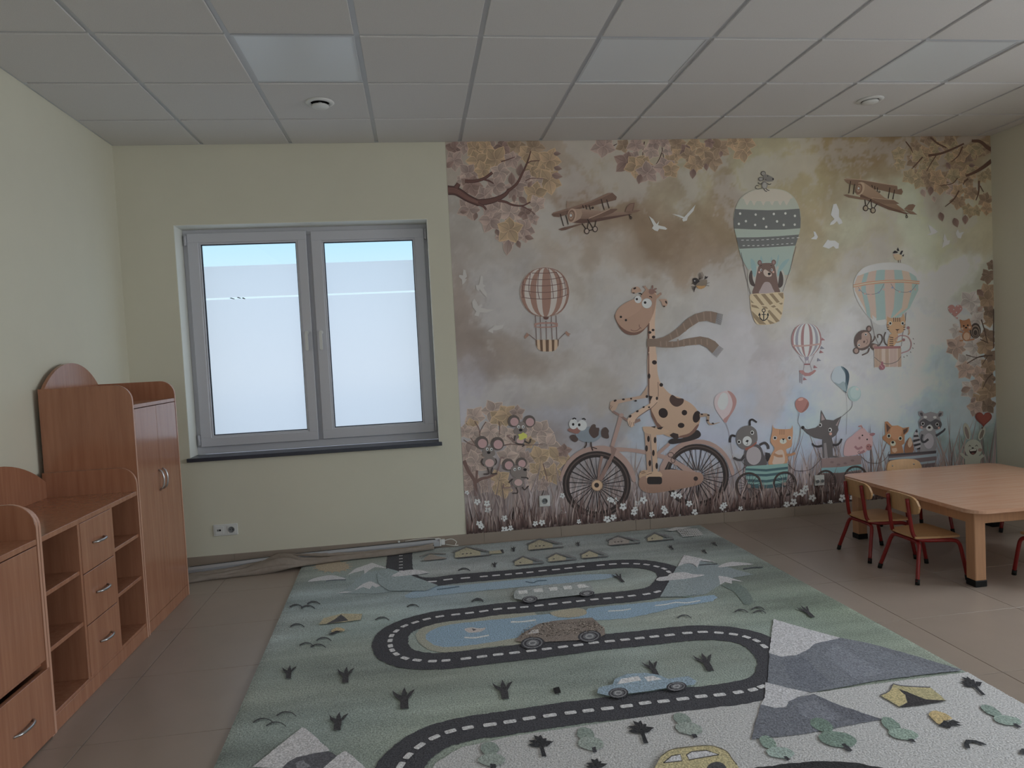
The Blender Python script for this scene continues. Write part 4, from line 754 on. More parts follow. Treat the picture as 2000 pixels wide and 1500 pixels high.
for x, y, rx, ry, ro in ((705, 305, 12, 28, 0), (745, 335, 26, 12, -20), (735, 375, 30, 16, 20), (690, 375, 42, 40, 0), (700, 350, 40, 16, 10)): a.ell((104, 76, 70), x, y, rx, ry, ro)
a.ell((176, 180, 186), 493, 488, 52, 54); a.ell((176, 180, 186), 622, 545, 74, 74); a.ring((120, 110, 108), 6, 622, 545, 74); a.ell(BK_, 475, 483, 17); a.ell(BK_, 596, 533, 19); a.line(BK_, 14, [505, 402, 530, 400, 548, 420], 4); a.line(BK_, 14, [655, 447, 680, 445, 695, 466], 4)
a.ell(BK_, 242, 743, 17); a.ell(BK_, 315, 790, 17); a.line(GS, 10, [385, 930, 430, 948, 480, 940, 525, 905], 5); a.line(GS, 9, [510, 855, 515, 890, 545, 912], 4)
for x, y, r in ((712, 935, 20), (665, 970, 22), (720, 1038, 24), (662, 1280, 28), (732, 1408, 34)): a.ell(SP, x, y, r*1.05, r*.9)
a.at(1160, 690, .14)
a.poly((140, 116, 100), [750, 440, 745, 560, 735, 620, 560, 650, 340, 700, 300, 790, 250, 808, 215, 770, 225, 680, 260, 660, 520, 615, 650, 590, 700, 520], 0)
a.poly(G1, [752, 0, 865, 0, 875, 200, 920, 400, 1050, 560, 1200, 620, 1350, 700, 1440, 800, 1475, 920, 1430, 1060, 1330, 1150, 1200, 1180, 1040, 1160, 940, 1110, 860, 1000, 800, 860, 775, 700, 752, 460], 4, (142, 116, 94)); a.poly(GS, [752, 0, 768, 0, 770, 560, 800, 800, 880, 960, 950, 1030, 880, 1030, 800, 880, 770, 700, 752, 460], 0)
a.line((96, 66, 56), 8, [890, 400, 895, 540, 880, 640, 800, 740], 5); a.poly((96, 66, 56), [1430, 1000, 1460, 1000, 1400, 1100, 1300, 1165, 1180, 1178, 1200, 1150, 1330, 1110], 3)
for x, y, rx, ry, ro in ((840, 127, 34, 30, 10), (765, 318, 18, 38, 0), (935, 440, 26, 26, 40), (962, 832, 64, 70, -25), (1258, 827, 38, 38, 0), (1212, 1005, 46, 36, 0), (1428, 885, 52, 84, 15)): a.ell(SP, x, y, rx, ry, ro)
a.poly((58, 40, 36), [1085, 578, 1160, 625, 1245, 635, 1235, 700, 1160, 745, 1090, 720, 1048, 650], 3); a.poly(SP, [760, 590, 815, 600, 775, 680], 0)
a.poly(G1, [820, 610, 890, 600, 890, 680, 830, 740, 740, 790, 640, 860, 580, 920, 560, 960, 560, 1010, 520, 1035, 480, 1000, 462, 930, 500, 860, 620, 790, 780, 700], 0); a.line(GS, 8, [880, 680, 800, 760, 640, 865, 575, 930], 4); a.line(GS, 7, [545, 960, 555, 1010], 0)
for q in ([500, 940, 490, 1000], [520, 960, 505, 1020], [235, 720, 215, 760], [255, 735, 225, 780]): a.line(GS, 6, q, 0)
for x, y, rx, ry, ro in ((875, 628, 16, 24, 0), (735, 602, 18, 20, 0), (515, 632, 14, 12, 0), (408, 642, 20, 13, 0), (292, 660, 22, 14, -25), (580, 662, 16, 12, 0), (765, 752, 14, 12, 0), (690, 750, 16, 12, -30), (602, 808, 20, 14, -30), (502, 878, 22, 16, -50)): a.ell(SP, x, y, rx, ry, ro)
a.line((126, 104, 88), 52, [1470, 868, 1580, 865, 1590, 960, 1640, 990, 1750, 962], 4, w2=6)
for x, y in ((1500, 850), (1592, 862), (1580, 935), (1655, 978)): a.ell(SP, x, y, 18, 11, 10)
done(a, 'giraffe')
a = art(1180, 520, .13333, 420); SC = (98, 82, 72)
a.poly(SC, [622, 1062, 760, 1062, 860, 1040, 960, 990, 1100, 880, 1200, 780, 1330, 700, 1480, 660, 1560, 660, 1650, 682, 1622, 838, 1500, 800, 1380, 815, 1250, 900, 1100, 1020, 960, 1090, 930, 1105, 1050, 1100, 1200, 1060, 1400, 1028, 1520, 1050, 1620, 1100, 1675, 1158, 1580, 1275, 1500, 1190, 1400, 1145, 1200, 1165, 1000, 1192, 850, 1190, 740, 1175, 622, 1180])
for q in ([960, 995, 985, 1078], [1050, 922, 1080, 1033], [1150, 833, 1190, 955], [1240, 757, 1290, 868], [1340, 700, 1375, 812], [1450, 668, 1460, 800], [1550, 664, 1560, 812]): a.line((112, 94, 82), 18, q, 0)
for k in range(9): a.line((112, 94, 82), 18, [820+85*k, 1068+max(0, 5-abs(k-5))*0+(30 if k < 3 else 0), 825+85*k, 1175-(20 if k > 4 else 0)], 0)
for k in range(11): t = k/10; a.line((60, 56, 60), 5, [1650-28*t, 690+140*t, 1735-30*t, 710+148*t], 0); a.line((60, 56, 60), 5, [1670-85*t, 1165+110*t, 1740-95*t, 1215+120*t], 0)
done(a, 'scarf')
# --- bicycle
a = art(1080, 790, .18, 240); PK, PD, TY = (130, 106, 100), (108, 84, 78), (37, 29, 29)
def wheel(a, cx, cy_, rx, ry, w, ns, hub=60, sw=9, rot=0):
    a.ring(TY, w, cx, cy_, rx-w/2, ry-w/2, rot, 48); a.ring((66, 54, 52), w*.22, cx, cy_, rx-w*.45, ry-w*.45, rot, 48)
    for k in range(ns):
        t = 2*PI*k/ns+.07; f = .15; a.line((30, 26, 30), sw if k % 2 else sw*.6, [cx+hub*math.cos(t+f), cy_+hub*math.sin(t+f), cx+(rx-w)*math.cos(t), cy_+(ry-w)*math.sin(t)], 0)
wheel(a, 474, 866, 368, 360, 66, 30); wheel(a, 1554, 770, 352, 342, 60, 30)
a.line(PD, 30, [530, 560, 500, 700, 490, 820], 0, w2=22)
a.poly(PK, [70, 810, 110, 680, 190, 570, 300, 490, 420, 455, 560, 445, 680, 490, 780, 570, 860, 680, 895, 800, 890, 840, 860, 830, 800, 690, 720, 600, 620, 530, 500, 505, 380, 515, 260, 570, 170, 660, 110, 780, 90, 830], 2)
a.poly(PK, [1150, 700, 1200, 590, 1290, 480, 1420, 400, 1560, 378, 1700, 400, 1830, 480, 1920, 600, 1965, 730, 1955, 765, 1930, 755, 1880, 610, 1800, 510, 1690, 445, 1560, 425, 1430, 450, 1330, 520, 1250, 620, 1205, 705], 2)
a.poly(PK, [640, 465, 800, 470, 1000, 495, 1200, 545, 1340, 610, 1560, 740, 1540, 790, 1330, 660, 1190, 590, 1000, 540, 800, 510, 660, 510], 2); a.line(PK, 34, [1140, 530, 1260, 425], 0)
a.line(PK, 46, [735, 130, 690, 290, 640, 455], 0, w2=40); a.poly(PD, [620, 440, 690, 480, 660, 560, 530, 830, 490, 810, 630, 540]); a.line((106, 82, 76), 24, [640, 70, 740, 130, 810, 175], 3); a.line((106, 82, 76), 40, [870, 190, 945, 165], 0, w2=30); a.ell(PK, 740, 115, 26, 20)
a.ell((152, 126, 100), 477, 876, 62, 62); a.ring((112, 86, 66), 6, 477, 876, 58); a.ell(TY, 472, 874, 26)
a.poly((40, 34, 36), [1250, 400, 1290, 370, 1400, 365, 1520, 290, 1570, 278, 1602, 320, 1580, 360, 1480, 395, 1330, 425, 1265, 425], 3)
a.line((50, 40, 40), 6, [1340, 660, 1450, 760, 1550, 800], 3); a.ring((60, 46, 44), 7, 1275, 545, 30, 26); a.ring((60, 46, 44), 7, 1300, 600, 22, 32)
done(a, 'bicycle')
a = art(1080, 790, .18, 400)
for x0, y0, x1, y1, w, w2 in ((1020, 290, 1045, 740, 62, 48), (1085, 300, 1110, 760, 62, 50)): a.line((148, 122, 102) if x0 > 1050 else (134, 108, 92), w, [x0, y0, x1, y1], 0, w2=w2)
a.poly((148, 122, 100), [970, 250, 1000, 238, 1160, 250, 1260, 290, 1200, 320, 1130, 330, 1050, 320, 990, 300], 3); a.poly((40, 28, 26), [1060, 240, 1110, 232, 1105, 256]); a.poly((40, 28, 26), [1120, 250, 1195, 240, 1170, 270, 1140, 268]); a.poly((44, 32, 32), [1260, 330, 1300, 305, 1355, 320, 1360, 365, 1320, 380])
for x, y in ((1033, 372), (1012, 475), (1048, 635), (1104, 385), (1086, 525), (1122, 665)): a.ell((34, 24, 24), x, y, 14, 34)
a.poly((142, 116, 92), [930, 760, 960, 715, 1030, 715, 1000, 770, 940, 800], 3)
a.poly((128, 100, 88), [1150, 715, 1330, 705, 1500, 730, 1600, 740, 1630, 800, 1590, 860, 1480, 895, 1260, 935, 1080, 960, 980, 940, 930, 880, 940, 800, 1010, 770, 1130, 775], 3, (112, 84, 70)); a.poly((150, 124, 100), [1010, 770, 1030, 735, 1120, 725, 1170, 740, 1170, 785, 1020, 800], 3)
a.poly((30, 24, 26), rrect(1018, 1180, 782, 864, 26)); a.ell((40, 30, 30), 1545, 803, 24)
for q in ([940, 735, 990, 725], [955, 750, 1000, 735], [1015, 760, 1070, 742]): a.line((80, 54, 46), 6, q, 0)
done(a, 'giraffe_leg')
# --- grey bird on the mudguard
a = art(1080, 790, .18, 330); DB = (62, 48, 46)
a.poly(DB, [180, 345, 220, 325, 260, 350, 270, 385, 240, 408, 200, 385], 3); a.poly((96, 106, 118), [300, 262, 400, 240, 500, 270, 530, 310, 500, 370, 420, 412, 320, 400, 255, 350, 250, 300], 4); a.poly((110, 72, 66), [160, 265, 200, 255, 270, 250, 300, 270, 270, 315, 210, 305, 165, 285], 3); a.ell((172, 176, 182), 220, 212, 48, 56); a.ell((172, 176, 182), 312, 225, 54, 58); a.ell(BK_, 217, 215, 13, 15); a.ell(BK_, 283, 220, 14, 16)
a.poly(DB, [395, 260, 430, 215, 460, 220, 465, 250, 500, 255, 495, 300, 490, 335, 445, 365, 410, 340, 388, 300], 3); a.poly(DB, [520, 290, 550, 250, 580, 250, 605, 285, 600, 310, 605, 360, 570, 368, 525, 340], 3); a.line((52, 38, 36), 14, [360, 405, 358, 440, 340, 470], 3); a.line((52, 38, 36), 14, [410, 405, 415, 455, 430, 500], 3); a.line((52, 38, 36), 10, [415, 460, 475, 478], 0); a.line(BK_, 12, [210, 160, 230, 148, 250, 158], 4); a.line(BK_, 12, [315, 158, 335, 152, 352, 166], 4); done(a, 'bird')
# --- three mice
a = art(890, 760, .1933, 300); ME, MG, PI_ = (72, 64, 62), (96, 88, 86), (142, 112, 116)
def mouse(e1, e2, head, hr, eyes, nose, body, belly):
    for (x, y, r) in (e1, e2): a.ell(ME, x, y, r); 
    for (x, y, r) in (e1, e2): a.ell(PI_, x+r*.12, y+r*.12, r*.68)
    a.ell(MG, *body); a.ell((148, 122, 122), *belly); a.poly(MG, head, 3)
    for x, y in eyes: a.ell(WH, x, y, 14, 16); a.ell(BK_, x+2, y+2, 6, 7)
    a.ell(BK_, nose[0], nose[1], 18, 14)
mouse((585, 322, 62), (742, 325, 62), [640, 335, 690, 335, 715, 390, 715, 430, 665, 455, 600, 450, 590, 410], 0, ((635, 380), (680, 380)), (656, 413), (650, 505, 60, 55), (652, 520, 38, 32))
mouse((262, 540, 68), (420, 550, 68), [300, 580, 350, 575, 385, 610, 395, 665, 330, 690, 270, 670, 275, 620], 0, ((318, 605), (360, 607)), (333, 640), (340, 735, 72, 60), (342, 745, 46, 40))
mouse((530, 762, 62), (662, 745, 56), [560, 790, 620, 770, 700, 800, 720, 850, 700, 900, 600, 890, 560, 850], 0, ((596, 810), (640, 800)), (700, 812), (628, 940, 62, 52), (632, 942, 40, 34))
for q in ([560, 490, 590, 530, 620, 550, 690, 560, 670, 580], [690, 520, 740, 545, 760, 500], [600, 470, 590, 520], [270, 700, 260, 740, 285, 770], [400, 700, 412, 735, 395, 765], [318, 790, 335, 850, 280, 858], [372, 790, 360, 850, 415, 850], [575, 905, 535, 945], [660, 890, 720, 895, 730, 910], [610, 990, 625, 1045, 575, 1050], [670, 985, 695, 1015, 735, 975]): a.line((54, 46, 46), 13, q, 4)
for q in ([600, 540, 560, 500, 520, 470, 550, 465], [415, 840, 440, 780, 460, 690, 490, 700], [580, 970, 530, 995, 480, 990, 490, 955]): a.line((104, 82, 82), 10, q, 4)
a.poly((176, 156, 40), [630, 455, 660, 450, 680, 435, 700, 448, 720, 460, 720, 490, 690, 500, 660, 515, 635, 505, 640, 480]); done(a, 'mouse')
# --- train of animals in carts
a = art(1400, 760, .16, 300); TA, TB = (92, 128, 126), (46, 74, 82)
DGr = (84, 80, 82)
a.line((34, 30, 32), 26, [400, 445, 400, 390, 430, 370, 485, 405], 4, w2=20); a.line((34, 30, 32), 26, [225, 575, 180, 565, 160, 600, 158, 650], 4); a.line((50, 46, 50), 30, [520, 680, 580, 655, 620, 690, 625, 730], 4); a.line((50, 46, 50), 28, [340, 800, 300, 860, 250, 860, 205, 835], 4); a.poly((40, 36, 40), [590, 770, 640, 780, 660, 830, 620, 880, 590, 890]); a.poly((66, 62, 66), [340, 730, 420, 670, 520, 690, 570, 800, 600, 930, 355, 940, 335, 850], 4); a.ell((128, 122, 128), 447, 812, 92, 112); a.poly(DGr, [235, 560, 260, 500, 320, 455, 400, 445, 470, 490, 490, 560, 485, 640, 420, 690, 350, 730, 290, 720, 235, 650], 4); a.poly((120, 62, 50), [340, 720, 420, 690, 480, 640, 485, 660, 430, 705, 350, 750]); a.ell((162, 162, 166), 367, 633, 56, 60); a.poly(BK_, [345, 640, 362, 618, 385, 622, 375, 650]); a.ell(WH, 268, 643, 22, 26); a.ell(BK_, 266, 643, 14, 16); a.ell(WH, 428, 530, 22, 26); a.ell(BK_, 426, 530, 14, 16); a.line(BK_, 5, [367, 650, 372, 672, 350, 676], 3)
CT = (150, 108, 76)
a.poly(CT, [672, 520, 680, 430, 705, 480, 890, 485, 915, 440, 925, 520, 915, 620, 905, 700, 840, 735, 850, 780, 850, 900, 630, 925, 660, 800, 700, 720, 650, 640], 3); a.poly((160, 134, 122), [700, 780, 760, 740, 810, 760, 820, 900, 680, 915, 690, 840], 3); a.line((138, 96, 66), 32, [690, 790, 740, 815, 800, 815], 4); a.line((138, 96, 66), 30, [840, 800, 900, 800, 950, 778], 4); a.ell((162, 152, 146), 805, 635, 42, 32); a.poly(BK_, [788, 602, 826, 602, 808, 628]); a.line(BK_, 5, [808, 628, 806, 650], 0)
for x in (705, 882): a.ell(WH, x, 595, 24, 24); a.ell(BK_, x, 595, 15, 15)
for x in (765, 790, 815): a.line((122, 82, 58), 9, [x, 492, x, 555], 0)
a.poly(TA, [345, 960, 360, 940, 600, 925, 865, 905, 860, 1050, 830, 1190, 560, 1215, 400, 1200, 350, 1080])
for q in ([345, 965, 600, 975, 865, 945, 864, 975, 600, 1005, 348, 990], [348, 1030, 600, 1035, 860, 1000, 858, 1035, 600, 1065, 355, 1060], [355, 1095, 600, 1108, 850, 1070, 846, 1105, 600, 1140, 370, 1130], [385, 1155, 600, 1168, 838, 1140, 832, 1190, 560, 1215, 400, 1200]): a.poly(TB, q)
wheel(a, 388, 1184, 164, 172, 26, 20, 24, 5); wheel(a, 826, 1155, 146, 152, 24, 20, 22, 5); a.ell((110, 92, 88), 388, 1184, 24); a.ell((110, 92, 88), 826, 1155, 20)
LN = (62, 50, 52); a.line(LN, 6, [120, 1085, 220, 1040, 320, 970, 345, 945], 4); a.line(LN, 6, [330, 1010, 320, 960, 360, 940, 300, 885, 340, 870], 3); a.line(LN, 6, [865, 915, 940, 985, 1040, 998, 1150, 970, 1270, 850], 5); a.line(LN, 5, [935, 770, 1000, 640, 1015, 480, 985, 400, 1000, 290], 5)
done(a, 'dog_and_cat_cart')
a = art(1400, 760, .16, 300); WF = (70, 66, 68)
a.poly(WF, [1285, 600, 1400, 590, 1415, 810, 1500, 830, 1290, 840], 0); a.poly((104, 98, 102), [1300, 660, 1330, 655, 1350, 840, 1310, 838]); a.line((42, 38, 42), 30, [1280, 690, 1230, 700, 1185, 690, 1160, 660], 4, w2=18); a.line((42, 38, 42), 30, [1410, 680, 1460, 680, 1500, 650, 1520, 605], 4, w2=18)
a.poly(WF, [1260, 400, 1270, 255, 1330, 370, 1420, 380, 1515, 330, 1475, 460, 1480, 500, 1450, 560, 1410, 590, 1270, 610, 1180, 590, 1100, 540, 1050, 490, 1040, 465, 1100, 490, 1200, 470, 1255, 430], 0); a.poly((122, 108, 112), [1270, 385, 1275, 290, 1315, 370]); a.poly((122, 108, 112), [1445, 440, 1500, 350, 1465, 450]); a.ell(BK_, 1046, 468, 20); a.ell(WH, 1258, 437, 20, 24); a.ell(BK_, 1256, 439, 13, 15); a.ell(WH, 1378, 497, 22, 26); a.ell(BK_, 1374, 498, 14, 16); a.ell((150, 116, 108), 1384, 545, 18)
a.at(1660, 780, .145); PG = (152, 122, 126)
a.poly(PG, [-90, 740, -60, 560, 20, 490, 100, 420, 170, 380, 230, 440, 290, 480, 300, 580, 290, 640, 220, 690, 180, 720, 0, 760], 4); a.poly(PG, [100, 360, 150, 340, 175, 400]); a.line((116, 74, 80), 10, [105, 365, 150, 360, 160, 390], 3); a.poly((124, 80, 88), [255, 475, 290, 450, 335, 460, 300, 495], 2); a.ell((132, 84, 86), 248, 642, 40, 44); a.ell(BK_, 235, 632, 6, 8); a.ell(BK_, 272, 636, 6, 8); a.ell(BK_, 162, 484, 10, 11); a.ell(BK_, 225, 538, 10, 11); a.ell((124, 88, 92), 122, 520, 15, 20); a.line((128, 84, 92), 30, [60, 630, 100, 665, 160, 640], 4); a.line((124, 84, 90), 30, [190, 690, 150, 715, 120, 720], 4)
a.at(1400, 760, .16); a.poly((108, 90, 90), [1270, 850, 1500, 830, 1755, 805, 1760, 910, 1740, 1140, 1300, 1145, 1275, 1000]); a.poly((92, 130, 138), [1272, 960, 1500, 950, 1760, 915, 1755, 980, 1500, 1020, 1280, 1020]); a.poly((80, 66, 66), [1290, 1030, 1560, 1020, 1745, 1000, 1735, 1140, 1310, 1145])
wheel(a, 1325, 1130, 128, 146, 24, 20, 20, 4); wheel(a, 1690, 1075, 145, 142, 24, 20, 20, 4); a.line(LN, 6, [1270, 850, 1250, 820, 1255, 780], 3)
for x, y in ((1560, 905), (1400, 890), (1650, 870), (1480, 920)): a.ell((94, 76, 78), x, y, 22, 14)
done(a, 'wolf_and_pig_cart')
a = art(1660, 780, .145, 300); FXC = (136, 92, 58)
a.poly((118, 78, 54), [735, 720, 740, 600, 800, 510, 840, 580, 845, 710], 3); a.poly((160, 130, 108), [770, 600, 802, 505, 835, 590, 800, 650], 2); a.poly(FXC, [540, 620, 690, 600, 720, 720, 540, 735]); a.poly(FXC, [465, 300, 500, 295, 560, 355, 640, 350, 710, 385, 790, 370, 780, 430, 730, 480, 730, 590, 690, 620, 590, 640, 520, 610, 440, 540, 430, 510, 470, 470], 0); a.poly((74, 50, 40), [480, 320, 540, 380, 490, 450]); a.poly((74, 50, 40), [775, 380, 710, 410, 715, 475, 765, 430]); a.poly((152, 108, 74), [560, 365, 640, 355, 700, 395, 660, 520, 580, 540, 530, 450], 3)
for x, y in ((518, 492), (672, 525)): a.ell((170, 152, 138), x, y, 27, 30); a.ell(BK_, x, y, 17, 19)
a.ell((170, 152, 138), 574, 592, 36, 36); a.ell(BK_, 570, 577, 19, 17); a.poly((156, 128, 104), [555, 660, 620, 650, 630, 690, 600, 720, 565, 700])
RC = (108, 108, 116); a.poly(RC, [950, 420, 1140, 420, 1160, 560, 1140, 700, 940, 705, 935, 520], 2); a.ell((132, 130, 140), 1055, 560, 68, 105); a.poly((110, 110, 118), [915, 165, 960, 150, 1000, 190, 1080, 165, 1170, 190, 1200, 155, 1250, 165, 1245, 220, 1200, 240, 1230, 330, 1215, 390, 1130, 430, 1020, 425, 930, 390, 915, 300, 950, 240, 915, 210], 0)
for q in ([935, 180, 970, 180, 975, 225, 945, 215], [1230, 180, 1190, 190, 1185, 235, 1220, 215]): a.poly((64, 62, 70), q, 2)
a.poly((66, 66, 74), [930, 300, 1000, 260, 1075, 300, 1150, 265, 1225, 310, 1215, 380, 1130, 400, 1075, 330, 1010, 380, 940, 360], 3); a.ell((170, 170, 176), 1065, 385, 46, 40); a.ell(BK_, 1062, 378, 20, 17)
for x, y in ((975, 327), (1168, 337)): a.ell(WH, x, y, 22, 26); a.ell(BK_, x, y, 15, 18)
for x, y in ((1008, 238), (1136, 240)): a.ell(WH, x, y, 24, 17)
for x, y in ((958, 374), (1190, 382)): a.ell((150, 116, 112), x, y, 14, 16)
a.line((50, 52, 62), 34, [1150, 490, 1200, 460, 1255, 420, 1275, 390], 4, w2=20); a.line((52, 52, 60), 30, [970, 470, 955, 540, 990, 575, 1050, 535], 5)
a.poly((132, 132, 140), [940, 672, 900, 674, 858, 632, 843, 560, 850, 490, 872, 430, 896, 398, 908, 440, 922, 500, 942, 560, 945, 620], 2)
for q in ([872, 430, 896, 398, 907, 440, 890, 446], [855, 480, 912, 478, 918, 504, 850, 508], [844, 545, 928, 528, 938, 552, 848, 578], [850, 606, 942, 585, 945, 612, 862, 636], [888, 664, 942, 640, 940, 672, 902, 675]): a.poly((42, 40, 46), q)
a.poly((88, 76, 82), [510, 740, 850, 715, 1155, 690, 1155, 800, 1130, 900, 600, 950, 530, 900])
for q in ([512, 790, 860, 760, 1155, 725, 1155, 765, 860, 795, 515, 815], [520, 860, 900, 850, 1145, 820, 1140, 850, 900, 880, 525, 890]): a.poly((112, 126, 138), q)
a.poly((60, 54, 60), [510, 738, 850, 712, 1155, 688, 1152, 725, 850, 742, 512, 766]); a.line(LN, 6, [150, 770, 230, 840, 320, 860, 400, 850, 480, 790, 520, 700], 5); a.line(LN, 6, [135, 745, 100, 715, 125, 690], 3)
done(a, 'fox_and_raccoon_cart')
# --- rabbit, hearts, squirrel
a = art(1660, 780, .145, 300); RB = (130, 134, 126)
a.ell(RB, 1568, 430, 46, 116, -12); a.ell((102, 92, 90), 1568, 450, 24, 88, -14); a.ell(RB, 1768, 460, 40, 92, 22); a.ell((98, 88, 82), 1768, 470, 22, 66, 22); a.ell(RB, 1655, 660, 118, 122); a.poly(RB, [1545, 760, 1760, 760, 1740, 900, 1540, 900]); a.line(RB, 40, [1560, 790, 1500, 740, 1490, 720], 3); a.line(RB, 40, [1740, 790, 1790, 750], 0); a.poly((40, 24, 26), [1600, 680, 1650, 672, 1700, 668, 1690, 720, 1650, 745, 1612, 725], 3); a.poly((148, 150, 146), [1604, 680, 1650, 673, 1698, 669, 1690, 690, 1612, 698]); a.ell((94, 50, 48), 1650, 728, 22, 12); a.ell(BK_, 1646, 655, 16, 9); a.line(BK_, 7, [1594, 635, 1606, 616, 1620, 633], 4); a.line(BK_, 7, [1684, 632, 1698, 614, 1714, 632], 4); a.ell((116, 96, 90), 1745, 680, 28, 22); done(a, 'rabbit')
def heart(a, col, cx, cy_, s, tip=(0, 1.05), col2=None):
    pts = []
    for k in range(36):
        t = 2*PI*k/36; x = 16*math.sin(t)**3; y = 13*math.cos(t)-5*math.cos(2*t)-2*math.cos(3*t)-math.cos(4*t); pts.append((cx+x/17*s, cy_-y/17*s))
    a.poly(col, pts)
a = art(1660, 780, .145, 300); heart(a, (96, 40, 34), 1792, 258, 120); heart(a, (110, 48, 40), 1796, 250, 98); a.poly((96, 40, 34), [1760, 392, 1775, 370, 1792, 392]); a.line((70, 56, 56), 5, [1775, 390, 1770, 460, 1790, 560, 1800, 740], 4); done(a, 'heart_balloon')
a = art(1800, 500, .2, 300); heart(a, (136, 96, 96), 322, 530, 76); a.poly((136, 96, 96), [325, 600, 350, 600, 345, 618])
for x, y in ((257, 515), (308, 523), (350, 487), (376, 515), (288, 560), (335, 551), (363, 577), (318, 597)): a.ell((176, 160, 162), x, y, 6)
done(a, 'heart_balloon')
a = art(1800, 500, .2, 330); SQ = (134, 92, 62)
for r, c in ((62, (54, 46, 44)), (50, (112, 100, 92)), (42, (54, 46, 44)), (30, (112, 100, 92)), (22, (54, 46, 44))): a.ell(c, 520, 730+(62-r)*.5, r*.85, r*1.22)
a.poly(SQ, [365, 620, 395, 630, 430, 625, 460, 612, 470, 640, 485, 690, 480, 720, 430, 735, 380, 720, 375, 670], 2); a.ell(SQ, 432, 780, 42, 52); a.ell((156, 132, 114), 434, 785, 30, 38); a.line(SQ, 14, [395, 745, 360, 735], 0); a.line(SQ, 14, [400, 825, 365, 828], 0); a.line(SQ, 14, [440, 825, 510, 812], 0); a.ell(BK_, 406, 683, 8, 9); a.ell(BK_, 445, 677, 8, 9); a.ell(BK_, 428, 700, 11, 8); a.ell((166, 136, 124), 391, 710, 12); a.ell((166, 136, 124), 463, 698, 12); done(a, 'squirrel')
# --- balloons
a = art(1160, 690, .14, 230); a.poly((158, 140, 146), [1835, 522, 1920, 545, 1985, 650, 1960, 770, 1880, 900, 1838, 970, 1790, 920, 1700, 790, 1672, 680, 1710, 580], 4); a.poly((136, 100, 100), [1860, 525, 1930, 555, 1985, 650, 1960, 770, 1880, 900, 1838, 970, 1800, 925, 1880, 850, 1930, 720, 1910, 610], 4); a.poly((166, 158, 166), [1780, 560, 1850, 570, 1870, 680, 1820, 780, 1760, 780, 1720, 690], 4); a.line((104, 92, 100), 5, [1838, 970, 1880, 1110, 1930, 1400], 4); done(a, 'party_balloon')
a = art(1400, 760, .16, 230); a.poly((134, 88, 84), [1030, 98, 1100, 130, 1120, 190, 1090, 250, 1030, 288, 980, 260, 952, 190, 970, 130], 4); a.ell((158, 118, 112), 1020, 125, 34, 16, -15); a.poly((118, 74, 70), [1110, 150, 1120, 195, 1090, 250, 1030, 285, 1070, 230], 3); done(a, 'party_balloon')
a = art(1530, 620, .12, 230); BB2 = (72, 96, 108)
a.poly((134, 148, 160), [840, 820, 930, 792, 1030, 850, 1065, 950, 1050, 1080, 1015, 1215, 900, 1130, 800, 1040, 775, 950], 4); a.poly(BB2, [930, 795, 1030, 850, 1068, 950, 1050, 1080, 1015, 1215, 960, 1170, 1000, 1050, 1000, 920], 4); a.poly((40, 60, 76), [960, 800, 1040, 870, 1066, 970, 1040, 1110, 1010, 1000, 1000, 880], 4); a.poly((108, 128, 138), [820, 1050, 900, 1080, 970, 1040, 1000, 1090, 1010, 1200, 900, 1130], 3); a.poly((34, 46, 56), [1005, 1212, 1020, 1208, 1022, 1230, 1008, 1230]); a.line((110, 112, 120), 5, [1015, 1230, 1030, 1500, 1020, 1900], 3); done(a, 'party_balloon')
a = art(1530, 620, .12, 235); a.ell((120, 146, 150), 1150, 1240, 108, 126); a.ell((132, 154, 158), 1165, 1225, 84, 104); a.ell((158, 172, 178), 1195, 1165, 30, 22, 30); a.line((70, 74, 82), 6, [1115, 1365, 1095, 1480, 900, 1660, 860, 1800, 850, 2200, 830, 2460], 5); done(a, 'party_balloon')
# striped small balloon
a = art(1530, 620, .12, 230); cx, top, bot = 370, 100, 640
def gore2(col, f0, f1, R=246):
    pts = []; n = 14
    def ww(t): return math.sin(t)**.75 if t < 1.9 else math.sin(1.9)**.75*(1-(t-1.9)/(PI-1.9)*.86)
    for k in range(n+1): t = PI*k/n; pts.append((cx+f1*R*ww(t), (top+bot)/2-(bot-top)/2*math.cos(t)))
    for k in range(n, -1, -1): t = PI*k/n; pts.append((cx+f0*R*ww(t), (top+bot)/2-(bot-top)/2*math.cos(t)))
    a.poly(col, pts)
gore2((154, 154, 162), -1, 1)
for f0, f1, c in ((-1, -.86, 0), (-.74, -.56, 1), (-.37, -.18, 0), (.22, .42, 0), (.60, .78, 1), (.90, 1, 0)): gore2((122, 88, 92) if c == 0 else (112, 112, 126), f0, f1)
a.line((138, 112, 110), 26, [145, 455, 260, 465, 460, 450, 600, 430], 4); a.poly((112, 106, 124), [340, 645, 410, 640, 400, 695, 360, 700])
for q in ([250, 625, 335, 745], [500, 600, 430, 745], [360, 700, 355, 745], [405, 695, 410, 745], [335, 775, 320, 860], [435, 775, 460, 860]): a.line((112, 100, 110), 6, q, 0)
a.poly((112, 74, 80), [335, 750, 432, 750, 430, 775, 335, 775]); a.poly((132, 92, 94), [255, 860, 320, 860, 345, 895, 400, 905, 460, 880, 500, 850, 530, 865, 490, 910, 430, 950, 350, 955, 290, 915, 255, 890])
for x, y in ((640, 355), (630, 495), (615, 560), (575, 690), (515, 805), (345, 1000)): a.poly((124, 80, 88) if y not in (495, 690) else (96, 98, 116), [x-30, y+22, x-20, y-28, x+35, y+14])
for q in ([268, 900, 262, 1060], [298, 920, 296, 1080]): a.line((104, 92, 100), 8, q, 0)
for k in range(7): a.line((104, 92, 100), 6, [264, 925+22*k, 298, 927+22*k], 0)
done(a, 'striped_balloon')
